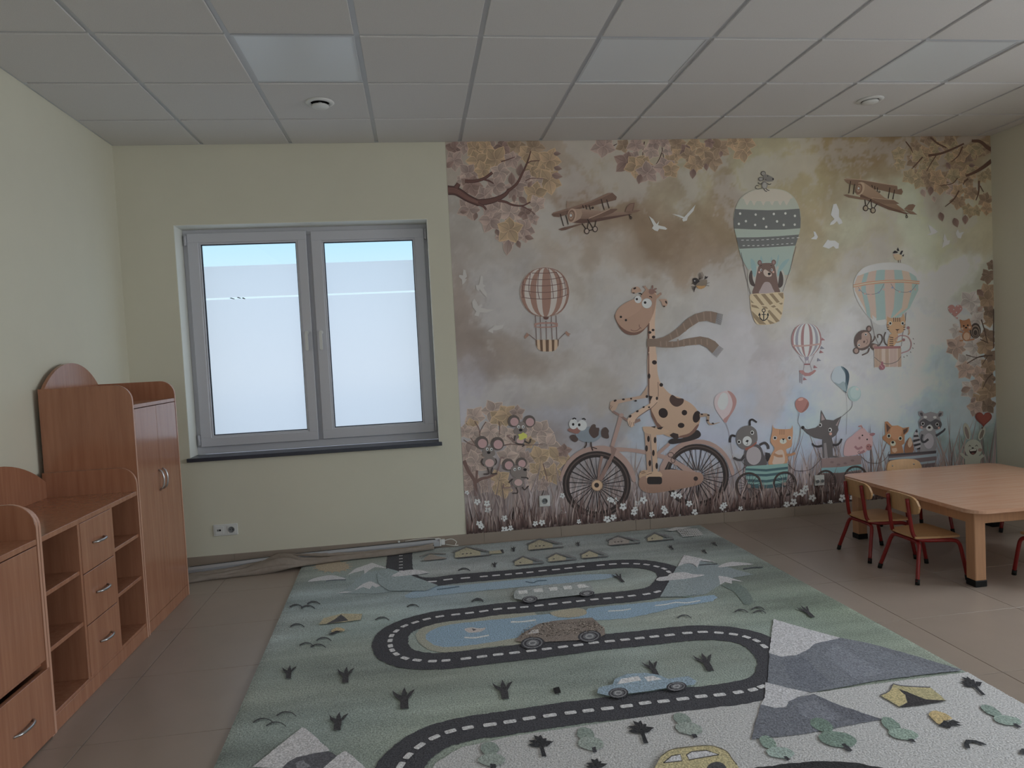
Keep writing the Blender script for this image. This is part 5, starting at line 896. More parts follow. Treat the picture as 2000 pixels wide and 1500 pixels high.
# striped balloon with monkey and tiger
a = art(1640, 470, .17336, 230)
a.poly((152, 154, 160), [180, 400, 260, 310, 400, 262, 560, 246, 720, 262, 830, 320, 890, 430, 890, 500, 860, 620, 800, 730, 740, 810, 620, 880, 540, 935, 430, 948, 330, 870, 230, 740, 165, 600, 150, 500], 4)
for x0, x1, x2, x3, c in ((165, 240, 300, 370, (150, 134, 122)), (240, 300, 300, 345, (114, 138, 140)), (290, 390, 350, 420, (150, 134, 126)), (390, 500, 410, 515, (114, 140, 142)), (500, 620, 515, 600, (150, 134, 128)), (620, 720, 600, 690, (116, 140, 142)), (720, 810, 690, 745, (152, 138, 126)), (810, 880, 745, 760, (118, 142, 142))):
    a.poly(c, [x0+(540-x0)*.15, 330, x1+(540-x1)*.15, 330, x1, 480, x1, 560, x3+(x1-x3)*.2, 760, min(x3, 640), 885, min(x2, 560), 900 if x2 > 380 else 830, x2+(x0-x2)*.2, 760, x0, 560, x0, 480])
a.poly((156, 164, 170), [185, 400, 260, 312, 400, 264, 560, 248, 720, 264, 830, 322, 880, 420, 760, 350, 560, 325, 360, 345], 3)
a.poly((150, 114, 92), [148, 495, 320, 460, 520, 442, 720, 440, 895, 455, 893, 492, 720, 475, 520, 478, 320, 498, 150, 530]); a.line((172, 154, 140), 8, [150, 512, 320, 480, 520, 460, 720, 458, 893, 474], 4)
for p in ([205, 525, 260, 590, 350, 605, 440, 580, 497, 485], [572, 485, 620, 550, 710, 582, 800, 565, 862, 490]): a.line((90, 84, 96), 5, p, 5)
for x, y, c in ((218, 560, 0), (280, 600, 1), (345, 610, 1), (435, 585, 0), (490, 550, 1), (588, 530, 0), (670, 578, 1), (790, 575, 0), (845, 550, 1)): star_c = (96, 118, 148) if c == 0 else (156, 124, 122); a.poly(star_c, [(x+(16 if k % 2 == 0 else 7)*math.cos(-PI/2+PI*k/5), y+(16 if k % 2 == 0 else 7)*math.sin(-PI/2+PI*k/5)) for k in range(10)])
for q in ([345, 880, 390, 1070, 440, 1190], [742, 810, 735, 900, 705, 1060, 690, 1190]): a.line((84, 76, 78), 5, q, 0)
TG = (150, 120, 88)
a.line((70, 62, 60), 14, [512, 1030, 495, 1090, 510, 1160, 545, 1185], 5); a.poly(TG, [560, 1060, 640, 1040, 650, 1100, 605, 1190, 535, 1190], 2)
for k in range(5): a.line((80, 62, 54), 10, [555, 1085+24*k, 600, 1095+22*k], 0)
a.poly(TG, [535, 850, 560, 870, 690, 865, 705, 825, 725, 850, 735, 940, 715, 1020, 650, 1050, 580, 1045, 530, 980, 525, 920], 3); a.poly((70, 52, 46), [620, 998, 672, 996, 645, 1018]); a.line((70, 52, 46), 5, [645, 1015, 645, 1040], 0)
for x in (565, 705): a.ell((176, 166, 150), x, 932, 20, 22); a.ell(BK_, x, 932, 11, 13)
for x in (602, 625, 648, 670): a.line((80, 62, 54), 9, [x, 868, x+2, 915], 0)
for y in (950, 975, 1002): a.line((80, 62, 54), 9, [528, y, 552, y], 0); a.line((80, 62, 54), 9, [735, y, 710, y], 0)
a.line((130, 98, 104), 12, [620, 1110, 680, 1070, 760, 1085, 800, 1150, 780, 1230, 685, 1270], 6); a.line((140, 112, 90), 16, [610, 1110, 640, 1145, 710, 1120], 4); a.ell((120, 84, 92), 715, 1118, 17); a.ell((120, 84, 92), 767, 982, 17); a.line((140, 112, 90), 12, [765, 1060, 780, 1040, 775, 995], 3)
for x, y in ((820, 1100), (830, 1155), (815, 1205), (790, 1250), (750, 1290), (715, 1305)): a.line((60, 58, 66), 7, [x, y, x+8, y+12], 0)
MK, MF = (72, 58, 56), (134, 112, 104)
a.line(MK, 14, [350, 1150, 385, 1110, 390, 1075], 4); a.line(MK, 12, [440, 1185, 475, 1120, 465, 1065, 425, 1060, 425, 1095], 5); a.ell(MK, 325, 993, 30, 36); a.ell((118, 96, 92), 325, 995, 18, 23); a.ell(MK, 182, 1240, 36, 38); a.ell((128, 106, 100), 182, 1240, 23, 26); a.ell(MK, 258, 1122, 98, 118, 20); a.poly(MF, [245, 1045, 310, 1030, 340, 1080, 330, 1160, 280, 1200, 210, 1210, 190, 1160, 210, 1120, 240, 1110], 4); a.ell(WH, 290, 1057, 14, 16); a.ell(BK_, 288, 1058, 8, 9); a.ell(WH, 212, 1178, 14, 16); a.ell(BK_, 213, 1180, 8, 9); a.ell((70, 52, 50), 270, 1140, 10, 14, 20); a.line((84, 62, 58), 5, [300, 1110, 310, 1140, 290, 1165], 4); a.poly(MK, [345, 1155, 420, 1170, 430, 1200, 385, 1238, 340, 1200], 3); a.ell((128, 106, 100), 392, 1190, 28, 22); a.line(MK, 14, [330, 1210, 310, 1260, 245, 1290], 4)
a.poly((156, 140, 134), [382, 1215, 685, 1210, 690, 1415, 385, 1430])
for x in (390, 430, 510, 560, 600, 650): a.poly((138, 118, 104) if x % 20 else (146, 128, 124), [x, 1215, x+36, 1214, x+38, 1420, x, 1424])
a.poly((124, 80, 84), [380, 1192, 682, 1188, 682, 1214, 382, 1220]); a.line((88, 80, 80), 7, [385, 1312, 460, 1370, 550, 1388, 640, 1360, 685, 1305], 5); a.ell((122, 72, 86), 472, 1425, 33, 32); a.line((160, 118, 128), 7, [455, 1400, 485, 1440], 0); a.poly((122, 72, 86), [458, 1400, 465, 1362, 482, 1362, 486, 1400]); done(a, 'striped_balloon')
a = art(1640, 470, .17336, 300); a.poly((150, 134, 110), [600, 165, 640, 150, 690, 165, 695, 200, 660, 225, 625, 215], 3); a.poly((34, 32, 40), [590, 140, 615, 112, 655, 130, 640, 140, 605, 145]); a.poly((34, 32, 40), [640, 115, 650, 75, 668, 120]); a.poly((34, 32, 40), [670, 155, 690, 115, 710, 115, 690, 160]); a.poly((34, 32, 40), [695, 175, 720, 150, 715, 180]); a.ell((150, 120, 112), 606, 160, 10); a.line((84, 62, 56), 6, [655, 220, 657, 250], 0); a.line((84, 62, 56), 6, [678, 218, 680, 250], 0); done(a, 'small_bird')
# --- grass and flowers in front of the wheels
grass(430, 620, 905, 1945, 20, 62, 'grass', [(98, 78, 76), (116, 98, 94), (84, 64, 62), (132, 118, 116), (72, 52, 50)], LOW, (.8, 2.0))
grass(492, 300, 905, 1945, 12, 40, 'grass', [(74, 52, 50), (60, 42, 40), (96, 76, 74)], (40, 26, 26), (.8, 1.8))
a = art(0, 0, 1, 560)
for u, v, r in [(936, 1022, 7), (940, 1028, 6), (985, 1034, 8), (997, 1031, 6), (1045, 1022, 6), (1058, 1020, 7), (1130, 1018, 5), (1185, 1014, 8), (1197, 1010, 7), (1216, 989, 8), (1190, 975, 6), (1237, 1000, 7), (1240, 994, 6), (1256, 976, 8), (1298, 999, 7), (1295, 992, 6), (1316, 966, 8), (1326, 968, 6), (1345, 983, 7), (1356, 1000, 7), (1410, 990, 7), (1414, 985, 6), (1445, 992, 5), (1535, 985, 7), (1548, 980, 8), (1553, 965, 6), (1565, 962, 8), (1572, 953, 7), (1585, 972, 8), (1643, 972, 8), (1620, 980, 5), (1664, 972, 7), (1700, 965, 6), (1272, 1004, 6)]: flower(a, u, v, r); part(a, 'flower')
# ------------------------------------------------------------------ play rug: pile slab with inlaid motifs
RZ = .0135
def rug_lim(y): return 1.113-.033*y, 4.098-.026*y
def rugp(u, v, k):
    x, y = on_floor(u, v, RZ); y = min(max(y, -4.02), -.052); a, b = rug_lim(y); return (min(max(x, a+.004), b-.004), y, RZ+.0002+k*2e-5)
RUG = thing('play_rug', 'large green play rug with a winding road, cars, mountains and trees on the tiled floor', 'rug')
m_pile = print_mat('rug pile', (3.85, 3.7, 3.55), .95, .9, 150, .34, .1); m_rugedge = mat('rug binding', (120, 132, 124), .95, .1)
RC_ = [(650, 1110, 88, 96, 88), (700, 1160, 92, 106, 106), (560, 1230, 96, 108, 106), (520, 1330, 92, 104, 96), (450, 1450, 84, 96, 90), (600, 1370, 86, 98, 90), (700, 1300, 88, 98, 90), (640, 1400, 90, 104, 100), (800, 1350, 92, 104, 96), (950, 1350, 96, 108, 98), (1100, 1300, 84, 96, 88), (1100, 1360, 92, 104, 96), (1250, 1310, 94, 108, 104), (1380, 1300, 96, 106, 96), (1425, 1290, 74, 86, 80), (1450, 1330, 98, 108, 94), (850, 1160, 88, 104, 112), (1000, 1150, 100, 106, 98), (1200, 1145, 98, 108, 102), (900, 1110, 96, 104, 106), (1100, 1080, 92, 102, 104), (1300, 1060, 92, 102, 100), (1350, 1080, 90, 100, 98), (1420, 1110, 82, 94, 86), (1450, 1150, 76, 88, 82), (1350, 1180, 98, 108, 100), (1500, 1170, 86, 98, 84), (1560, 1190, 70, 82, 66), (1600, 1200, 76, 90, 68), (1530, 1220, 92, 106, 98), (1650, 1240, 88, 102, 84), (1700, 1220, 86, 98, 82), (1780, 1290, 86, 98, 86), (720, 1280, 92, 104, 98), (640, 1250, 90, 102, 92), (700, 1220, 92, 108, 104), (830, 1180, 90, 104, 104), (1000, 1300, 88, 100, 94), (900, 1320, 92, 102, 92), (760, 1400, 86, 98, 88), (900, 1390, 94, 106, 92)]
RC_ = [(on_floor(a, b, RZ), lin([q*.52+.46*(sum(c)/3)*1.0+(1, 2, 4)[i] for i, q in enumerate(c)])) for a, b, *c in RC_]
V, Fc, K = [], [], []; NX, NY = 110, 130
for j in range(NY+1):
    y = -.05-3.975*j/NY; xa, xb = rug_lim(y)
    for i in range(NX+1):
        x = xa+(xb-xa)*i/NX; q = Vector((x*1.3, y*4.2, 3)); X = x+.10*noise.noise(q); Y = y+.10*noise.noise(q+Vector((5, 5, 5))); tot = 0; c = [0, 0, 0]
        for (cx, cy_), col in RC_:
            d = (X-cx)**2+(Y-cy_)**2; w = 1/(d*d+.002); tot += w
            for t in range(3): c[t] += col[t]*w
        f = 1+.36*noise.fractal(Vector((x*.9, y*5.5, 1)), .8, 2.1, 5); g = .05*noise.noise(Vector((x*1.2, y*3, 9)))
        edge = i in (0, NX) or j in (0, NY)
        V.append((x, y, RZ-(.004 if edge else 0)+.0012*noise.noise(Vector((x*2, y*2, 0))) - .0012)); K.append([c[0]/tot*f*(1-g), c[1]/tot*f, c[2]/tot*f*(1+g)])
for j in range(NY):
    for i in range(NX): o = j*(NX+1)+i; Fc.append((o, o+NX+1, o+NX+2, o+1))
per = [i for i in range(NX)]+[j*(NX+1)+NX for j in range(NY)]+[NY*(NX+1)+i for i in range(NX, 0, -1)]+[j*(NX+1) for j in range(NY, 0, -1)]
me = bpy.data.meshes.new('rug_pile'); me.from_pydata(V, [], Fc); me.materials.append(m_pile); me.polygons.foreach_set('use_smooth', [True]*len(Fc))
a = me.color_attributes.new('Col', 'FLOAT_COLOR', 'POINT'); a.data.foreach_set('color', [x for c in K for x in (*c, 1)]); obj('rug_pile', me, RUG)
n = len(per); B = [V[i] for i in per]+[(V[i][0], V[i][1], .0005) for i in per]
MB().add(B, [(k, (k+1) % n, n+(k+1) % n, n+k) for k in range(n)]+[tuple(range(n, 2*n))]).build('rug_binding', m_rugedge, RUG)
class RArt(Art):
    def build(s, *q):
        L_ = [.3*c[0]+.55*c[1]+.15*c[2] for c in s.c]; s.c = [tuple((.70*v+.30*l)*(1-.20*max(0, min(1, (l-.15)/.10))) for v in c) for c, l in zip(s.c, L_)]; return Art.build(s, *q)
def rart(ox, oy, sc, base, jit=.0035): return RArt(rugp, ox, oy, sc, base, jit)
def rdone(a, name): return a.build(name+'_motif', m_pile, RUG) if a.f else None
def rpart(a, name): a.flush(name+'_motif', m_pile, RUG)
RWH, RK, RG, RB_, RY_ = (136, 138, 146), (46, 47, 53), (74, 79, 89), (84, 108, 128), (126, 116, 82)
SNOW = (122, 124, 128)
a = rart(0, 0, 1, 0); a.poly(SNOW, [835, 1520, 850, 1490, 900, 1460, 1000, 1438, 1490, 1366, 1498, 1335, 1600, 1352, 1700, 1337, 1893, 1312, 2000, 1375, 2150, 1450, 2400, 1600, 2400, 1900, 700, 1900]); rdone(a, 'snow_field')
# water
a = rart(0, 0, 1, 2, .006)
a.poly((90, 110, 126), [790, 1163, 835, 1146, 900, 1143, 1000, 1133, 1100, 1125, 1165, 1121, 1205, 1123, 1180, 1131, 1080, 1141, 980, 1150, 880, 1160, 810, 1168], 2)
a.poly((104, 106, 98), [812, 1240, 850, 1213, 930, 1203, 1040, 1193, 1060, 1250, 960, 1263, 880, 1274, 835, 1268], 3)
a.poly(RB_, [832, 1240, 856, 1225, 910, 1216, 1000, 1207, 1070, 1199, 1090, 1206, 1130, 1205, 1150, 1188, 1230, 1180, 1330, 1170, 1395, 1162, 1392, 1174, 1330, 1184, 1230, 1207, 1152, 1212, 1056, 1217, 1040, 1240, 1014, 1245, 930, 1259, 865, 1264, 838, 1254], 2)
a.poly((110, 106, 92), [1075, 1196, 1110, 1189, 1140, 1189, 1145, 1200, 1115, 1206, 1085, 1204], 3)
a.at(700, 1200, .3)
for q in ([995, 48, 1060, 48, 1155, 36], [690, 150, 760, 152, 850, 136]): a.line((150, 156, 164), 9, q, 4)
a.poly((140, 134, 136), [690, 95, 740, 85, 790, 92, 832, 84, 800, 112, 720, 118], 2); a.poly((66, 64, 70), [735, 90, 770, 100, 745, 108])
a.at(900, 980, .3)
for q in ([960, 712, 1040, 708, 1108, 698], [1265, 676, 1340, 668, 1400, 655, 1470, 658, 1560, 643], [325, 785, 400, 782, 485, 772]): a.line((150, 156, 164), 7, q, 4)
for q in ([420, 520, 470, 528, 500, 516, 560, 512], [-155, 572, -60, 560, -10, 552]): a.line((56, 74, 90), 8, q, 4)
rdone(a, 'water')
# upper mountains and clouds
a = rart(400, 1020, .3, 10, .004); TL = (90, 103, 108)
a.poly(TL, [880, 465, 960, 400, 1040, 330, 1190, 300, 1290, 330, 1440, 385, 1520, 412, 1300, 445, 1100, 465], 0); a.poly((138, 140, 146), [925, 345, 980, 302, 1090, 264, 1195, 302, 1110, 292, 1062, 318, 1040, 338, 1038, 312, 970, 330]); a.poly((138, 140, 146), [970, 446, 1030, 400, 1078, 384, 1147, 412, 1112, 426, 1090, 412, 1072, 436, 1030, 422]); a.poly((134, 137, 144), [850, 464, 910, 450, 965, 452, 920, 460]); a.poly((134, 137, 144), [668, 388, 710, 365, 790, 347, 850, 347, 925, 372, 850, 378, 760, 380], 2); a.line((60, 70, 78), 6, [790, 382, 850, 376, 920, 374], 3)
rpart(a, 'mountain'); a.ell((112, 102, 86), 830, 288, 110, 34); [a.poly((112, 102, 86), [830+100*math.cos(t-.12), 288+32*math.sin(t-.12), 830+145*math.cos(t), 288+45*math.sin(t), 830+100*math.cos(t+.12), 288+32*math.sin(t+.12)]) for t in [PI*k/8 for k in range(16)]]; rpart(a, 'sun')
rpart(a, 'mountain'); a.at(1180, 1060, .18)
a.poly((88, 100, 107), [600, 595, 700, 420, 800, 262, 870, 180, 1000, 190, 1230, 235, 1620, 345, 1400, 380, 1240, 470, 1100, 560, 850, 590]); a.poly((70, 82, 80), [1270, 462, 1380, 450, 1440, 440, 1540, 500, 1620, 640, 1520, 670, 1420, 540], 2); a.poly((78, 92, 88), [820, 480, 900, 560, 980, 600, 840, 590])
a.poly((138, 140, 147), [800, 262, 830, 200, 870, 138, 1000, 165, 1215, 214, 1040, 200, 1012, 272, 960, 235, 900, 228, 850, 243]); a.poly((136, 138, 145), [1240, 360, 1330, 370, 1505, 422, 1382, 410, 1388, 447, 1310, 428, 1262, 458]); a.poly((136, 138, 145), [1250, 252, 1340, 215, 1450, 211, 1625, 235, 1500, 245, 1260, 268], 2)
for q in ([1030, 245, 1120, 236, 1230, 232], [1510, 285, 1620, 270, 1720, 268]): a.line((56, 62, 68), 14, q, 3)
rdone(a, 'mountain')
# road: constant width band along its centre line
road_px = [(782, 1060), (781, 1085), (780, 1105), (784, 1124), (806, 1135), (844, 1136.5), (875, 1132.5), (909, 1129), (993, 1122), (1086, 1112.6), (1173, 1104), (1221, 1101), (1263, 1103), (1297, 1111), (1312, 1123), (1305, 1140), (1284, 1155), (1234, 1164), (1161, 1171), (1053, 1183), (972, 1190), (917, 1197.6), (859, 1204.5), (811, 1216), (774, 1233), (762, 1256), (774, 1278), (814, 1290), (871, 1290.6), (973, 1279), (1068, 1268), (1160, 1256), (1250, 1247), (1342, 1237), (1404, 1236.5), (1458, 1245), (1498, 1265), (1520, 1297), (1505, 1334), (1442, 1353), (1333, 1366), (1224, 1380), (1114, 1393), (996, 1410.5), (914, 1422.5), (848, 1441.5), (797, 1477), (774, 1520), (790, 1570), (880, 1600)]
dash_px = [(844, 1136), (875, 1132), (909, 1129), (945, 1126), (969, 1124), (993, 1122), (1014, 1120), (1035, 1118), (1060, 1115), (1086, 1112.6), (1110, 1110), (1134, 1107), (1173, 1104), (1197, 1102), (1221, 1101), (1243.5, 1101.5), (1263, 1103), (1282, 1106.6), (1297, 1111), (1306, 1117), (1284, 1156), (1263, 1160.6), (1234, 1164), (1210, 1167), (1186, 1169), (1161, 1171), (1134, 1174), (1107, 1177), (1080, 1180), (1053, 1183), (1024, 1186), (999, 1188), (972, 1190), (945, 1194), (917, 1197.6), (890, 1200.6), (859, 1204.5), (833.5, 1209.6), (811, 1216), (790, 1223), (774, 1233), (765, 1242), (762, 1251.6), (762.5, 1262), (766, 1270.5), (774, 1278), (791, 1286), (814.6, 1290), (844.6, 1292), (871, 1290.6), (910, 1286.7), (941.5, 1283), (973, 1279), (1005, 1275.5), (1038, 1271.6), (1068, 1268), (1099.5, 1264), (1129.5, 1260.5), (1159.5, 1256), (1191, 1253), (1221, 1250), (1249.5, 1247), (1278, 1244), (1308, 1241), (1342.5, 1237), (1372.5, 1235), (1404, 1236.5), (1432.5, 1239.5), (1458, 1245), (1477.5, 1252), (1492.5, 1263), (1488, 1342), (1470.5, 1348), (1442, 1353), (1405.5, 1358), (1369.5, 1361), (1333.5, 1366), (1296, 1370.6), (1260, 1374), (1224, 1380), (1186.5, 1384.7), (1149, 1389), (1114.5, 1393), (1074, 1398.5), (1033.5, 1404), (996, 1410.5), (957, 1416.5), (914, 1422.5), (880, 1429.5), (848.5, 1441.5), (820, 1458), (797.5, 1477.5), (783, 1496)]
def worldline(pts, n): return [Vector((p[0], p[1])) for p in bez([on_floor(u, v, RZ) for u, v in pts], n)]
class WArt(Art):
    pass
def flatp(u, v, k):
    y = min(max(v, -4.02), -.052); xa, xb = rug_lim(y); return (min(max(u, xa+.004), xb-.004), y, RZ+.0002+k*2e-5)
def band(a, col, path, half, wob=0):
    n = len(path); a.jit = 0; o = len(a.v)
    for i, p in enumerate(path):
        t = (path[min(i+1, n-1)]-path[max(i-1, 0)]).normalized(); nn = Vector((-t.y, t.x)); w1 = half+wob*noise.noise(Vector((p.x*40, p.y*40, 1))); w2 = half+wob*noise.noise(Vector((p.x*40, p.y*40, 7)))
        a.v += [a.place(*(p+nn*w1), a.k), a.place(*(p-nn*w2), a.k)]; f = 1+.06*noise.noise(Vector((p.x*6, p.y*6, 2))); a.c += [tuple(q*f for q in lin(col))]*2
    a.f += [(o+2*i, o+2*i+1, o+2*i+3, o+2*i+2) for i in range(n-1)]; a.k += 1
a = RArt(flatp, 0, 0, 1, 40)
P = worldline(road_px, 14); band(a, RK, P, .088, .006)
P2 = worldline([(1330, 1590), (1440, 1545), (1560, 1523), (1670, 1520), (1760, 1545), (1830, 1610)], 14); band(a, (34, 35, 38), P2, .088, .006)
ROAD = a.build('road_motif', m_pile, RUG); a.v, a.f, a.c = [], [], []
D = [Vector(on_floor(u, v, RZ)) for u, v in dash_px]
for i, d in enumerate(D):
    # direction of the road at this dash: nearest point of the centre line
    j = min(range(1, len(P)-1), key=lambda q: (P[q]-d).length_squared); t = (P[j+1]-P[j-1]).normalized(); nn = Vector((-t.y, t.x))
    sp = min((D[q]-d).length for q in range(len(D)) if q != i); L_ = max(.02, min(.030, sp*.33)); w = .0125
    pts = [d+t*x*L_+nn*y*w for x, y in ((-1, -.6), (-.8, -1), (.8, -1), (1, -.6), (1, .6), (.8, 1), (-.8, 1), (-1, .6))]
    a.poly((142, 144, 150), [(p.x, p.y) for p in pts]); a.flush('lane_dash', m_pile, ROAD)
for v in (1086, 1092, 1098, 1104, 1110, 1116): x, y = on_floor(783, v, RZ); a.poly((142, 144, 150), [(x-.013, y-.008), (x+.013, y-.008), (x+.013, y+.008), (x-.013, y+.008)]); a.flush('lane_dash', m_pile, ROAD)
# things lying over the road
a = rart(1400, 1100, .3, 160)
a.poly(RG, [330, 785, 338, 680, 345, 585, 420, 605, 520, 598, 600, 560, 640, 523, 800, 488, 1000, 528, 1300, 610, 1605, 702, 1300, 735, 1000, 776, 800, 815, 600, 848, 450, 815]); a.poly((69, 74, 85), [420, 640, 560, 610, 760, 800, 640, 835, 500, 800]); a.poly((79, 84, 95), [760, 520, 900, 600, 1100, 720, 900, 760, 700, 600]); a.poly((69, 73, 82), [1000, 530, 1300, 612, 1600, 702, 1400, 700, 1150, 600])
a.poly((136, 138, 146), [370, 368, 600, 435, 805, 490, 640, 528, 600, 562, 520, 602, 420, 613, 343, 590, 355, 480])
a.poly((134, 136, 144), [318, 780, 460, 815, 605, 848, 520, 880, 470, 910, 450, 942, 380, 948, 285, 925, 312, 880])
a.poly((70, 74, 84), [288, 925, 380, 948, 452, 942, 472, 905, 530, 878, 630, 858, 780, 922, 1078, 1022, 800, 1070, 600, 1112, 400, 1135, 228, 1152, 250, 1050]); a.poly((64, 67, 77), [640, 870, 780, 925, 1075, 1022, 900, 1040, 760, 960]); a.poly((76, 80, 91), [520, 920, 640, 900, 800, 1010, 700, 1060, 560, 1000])
rpart(a, 'mountain'); a.at(400, 1380, .2); a.poly((138, 139, 146), [465, 600, 700, 410, 950, 212, 985, 222, 1110, 330, 1225, 440, 1060, 468, 900, 505, 810, 555, 755, 610]); a.poly((60, 61, 68), [755, 612, 810, 552, 900, 503, 1060, 468, 1222, 445, 1285, 492, 1150, 615]); a.poly((80, 82, 90), [880, 560, 960, 530, 1040, 600, 900, 612]); a.poly((138, 139, 146), [1150, 615, 1290, 490, 1370, 438, 1440, 490, 1570, 605, 1700, 700, 1100, 700])
rpart(a, 'mountain'); a.at(1180, 1060, .18); a.poly((89, 101, 107), [787, 270, 705, 420, 608, 594, 860, 592, 1010, 560, 930, 430, 990, 300, 880, 232, 835, 246]); a.poly((138, 140, 147), [800, 262, 830, 200, 870, 138, 1000, 165, 1214, 214, 1040, 200, 1012, 272, 960, 235, 900, 228, 850, 243]); rpart(a, 'mountain'); a.poly((137, 139, 146), [570, 402, 600, 380, 690, 368, 720, 340, 870, 324, 950, 345, 1075, 352, 1070, 366, 900, 396, 600, 422], 2)
rpart(a, 'cloud'); a.at(400, 1020, .3); a.poly(TL, [1120, 345, 1190, 302, 1290, 330, 1440, 385, 1522, 414, 1440, 450, 1200, 450, 1130, 400]); rpart(a, 'mountain'); a.poly((137, 139, 146), [1212, 358, 1270, 325, 1340, 312, 1405, 315, 1465, 332, 1350, 347], 2)
rdone(a, 'cloud')
# gulls
a = rart(0, 0, 1, 200, .0015)
def gull(x0, y0, s, f=1, w=2.6, dn=.35): a.line((48, 50, 54), w, [x0-s*f, y0+s*.30, x0-s*f*.45, y0-s*.02, x0, y0-s*.08, x0+s*f*.5, y0+s*.02, x0+s*f*.95, y0+s*dn], 4, w2=w*.6)
for x, y, s in [(579, 1183, 13), (602, 1185, 14), (613, 1177, 13), (581, 1221, 14), (599, 1258, 14), (633, 1248, 15), (622, 1261, 15), (747, 1208, 14), (807, 1183, 12), (933, 1173, 12), (907, 1112, 12), (934, 1171, 10), (1337, 1204, 14), (1448, 1193, 13), (1481, 1188, 13), (1484, 1195, 13), (515, 1407, 21), (560, 1394, 20), (540, 1414, 20)]: gull(x, y, s); rpart(a, 'gull')
a.poly((38, 40, 44), [1886, 1447, 1892, 1447, 1905, 1448, 1920, 1453, 1929, 1458, 1918, 1457, 1900, 1452, 1892, 1455, 1895, 1464, 1888, 1464, 1882, 1458]); rdone(a, 'gull')
# bare trees (trunk with three boughs) and black palms
a = rart(0, 0, 1, 200, .002)
def bare(x, y, s, lean=0, col=(44, 44, 48)):
    # (x, y): foot of the trunk in the photograph, s: height in pixels
    def q(u, v): return (x+u*s+lean*v*s, y-v*s)
    pts = [q(-.18, 0), q(.20, 0), q(.20, .45), q(.34, .62), q(.55, .92), q(.30, .80), q(.16, .62), q(.14, .72), q(.06, 1.0), q(-.08, .74), q(-.10, .60), q(-.34, .70), q(-.52, .86), q(-.44, .60), q(-.26, .46), q(-.18, .38)]
    a.poly(col, pts)
for x, y, s, l in [(563, 1327, 26, .08), (674, 1335, 32, .05), (790, 1386, 42, -.06), (658, 1428, 36, .1), (987, 1367, 38, -.20), (1282, 1320, 30, -.55), (1388, 1312, 36, -.55), (1217, 1138, 18, -.9), (1588, 1207, 24, -1.1), (966, 1109, 11, 0), (1003, 1078, 10, 0), (1130, 1067, 9, -.3), (1315, 1074, 9, -1), (1380, 1082, 9, -1), (1400, 1067, 9, -1)]: bare(x, y, s, l); rpart(a, 'bare_tree')
a.poly((30, 30, 32), [1080, 1346, 1092, 1343, 1096, 1355, 1084, 1357]); rpart(a, 'tree_stump')
def palm(x, y, s, lean, rt=1):
    def q(u, v): return (x+u*s*rt+lean*v*s, y-v*s)
    a.poly((36, 37, 41), [q(-.10, 0), q(.10, .0), q(.09, .5), q(-.09, .55)])
    for u, v in ((-.62, .55), (-.56, .75), (-.25, 1.0), (.10, 1.02), (.32, .86), (.62, .70), (.45, .60)):
        mx, my = u*.5, .5+(v-.5)*.75; dx, dy = u, v-.5; d = math.hypot(dx, dy); nx_, ny_ = -dy/d*.10, dx/d*.10
        a.poly((36, 37, 41), [q(0, .48), q(mx+nx_, my+ny_), q(u, v), q(mx-nx_, my-ny_)])
for x, y, s, l in [(1063, 1480, 42, -.25), (1262, 1454, 44, -.35), (1170, 1520, 36, -.2), (1922, 1360, 36, -1.0)]: palm(x, y, s, l); rpart(a, 'palm')
rdone(a, 'tree')
# leafy bushes on the snow
a = rart(0, 0, 1, 200, .004)
def bush(pts, trunk, c=(95, 105, 103), c2=(84, 96, 93)):
    for i, (x, y, rx, ry, ro) in enumerate(pts): a.ell(c if i % 2 else c2, x, y, rx, ry, ro)
    a.poly((42, 43, 48), trunk); rpart(a, 'bush')
bush([(957, 1464, 18, 13, 10), (961, 1486, 27, 12, 0)], [957, 1494, 968, 1494, 969, 1502, 958, 1502])
bush([(1144, 1436, 18, 13, 20), (1154, 1454, 26, 13, 5)], [1155, 1462, 1163, 1461, 1166, 1472, 1157, 1472]); bush([(1333, 1407, 19, 11, 25), (1346, 1425, 27, 12, 8)], [1351, 1436, 1358, 1435, 1363, 1443, 1355, 1444])
bush([(1500, 1452, 18, 11, 30), (1524, 1472, 28, 11, 5)], [1530, 1480, 1537, 1479, 1545, 1486, 1538, 1488], (94, 110, 108), (82, 100, 94)); bush([(1605, 1418, 24, 12, 20), (1636, 1446, 38, 15, 8)], [1643, 1456, 1650, 1454, 1664, 1468, 1656, 1470], (74, 92, 86), (68, 86, 80)); bush([(1740, 1417, 22, 11, 32), (1764, 1436, 30, 11, 8)], [1774, 1446, 1782, 1445, 1790, 1452, 1781, 1452], (88, 106, 100), (78, 96, 90)); bush([(1936, 1390, 22, 8, 25), (1968, 1409, 28, 9, 8)], [1978, 1416, 1985, 1415, 1996, 1423, 1988, 1424], (88, 104, 100), (80, 96, 92))
a.at(1600, 1300, .2); a.ell((46, 46, 50), 1990, 850, 30, 30); rdone(a, 'bush')
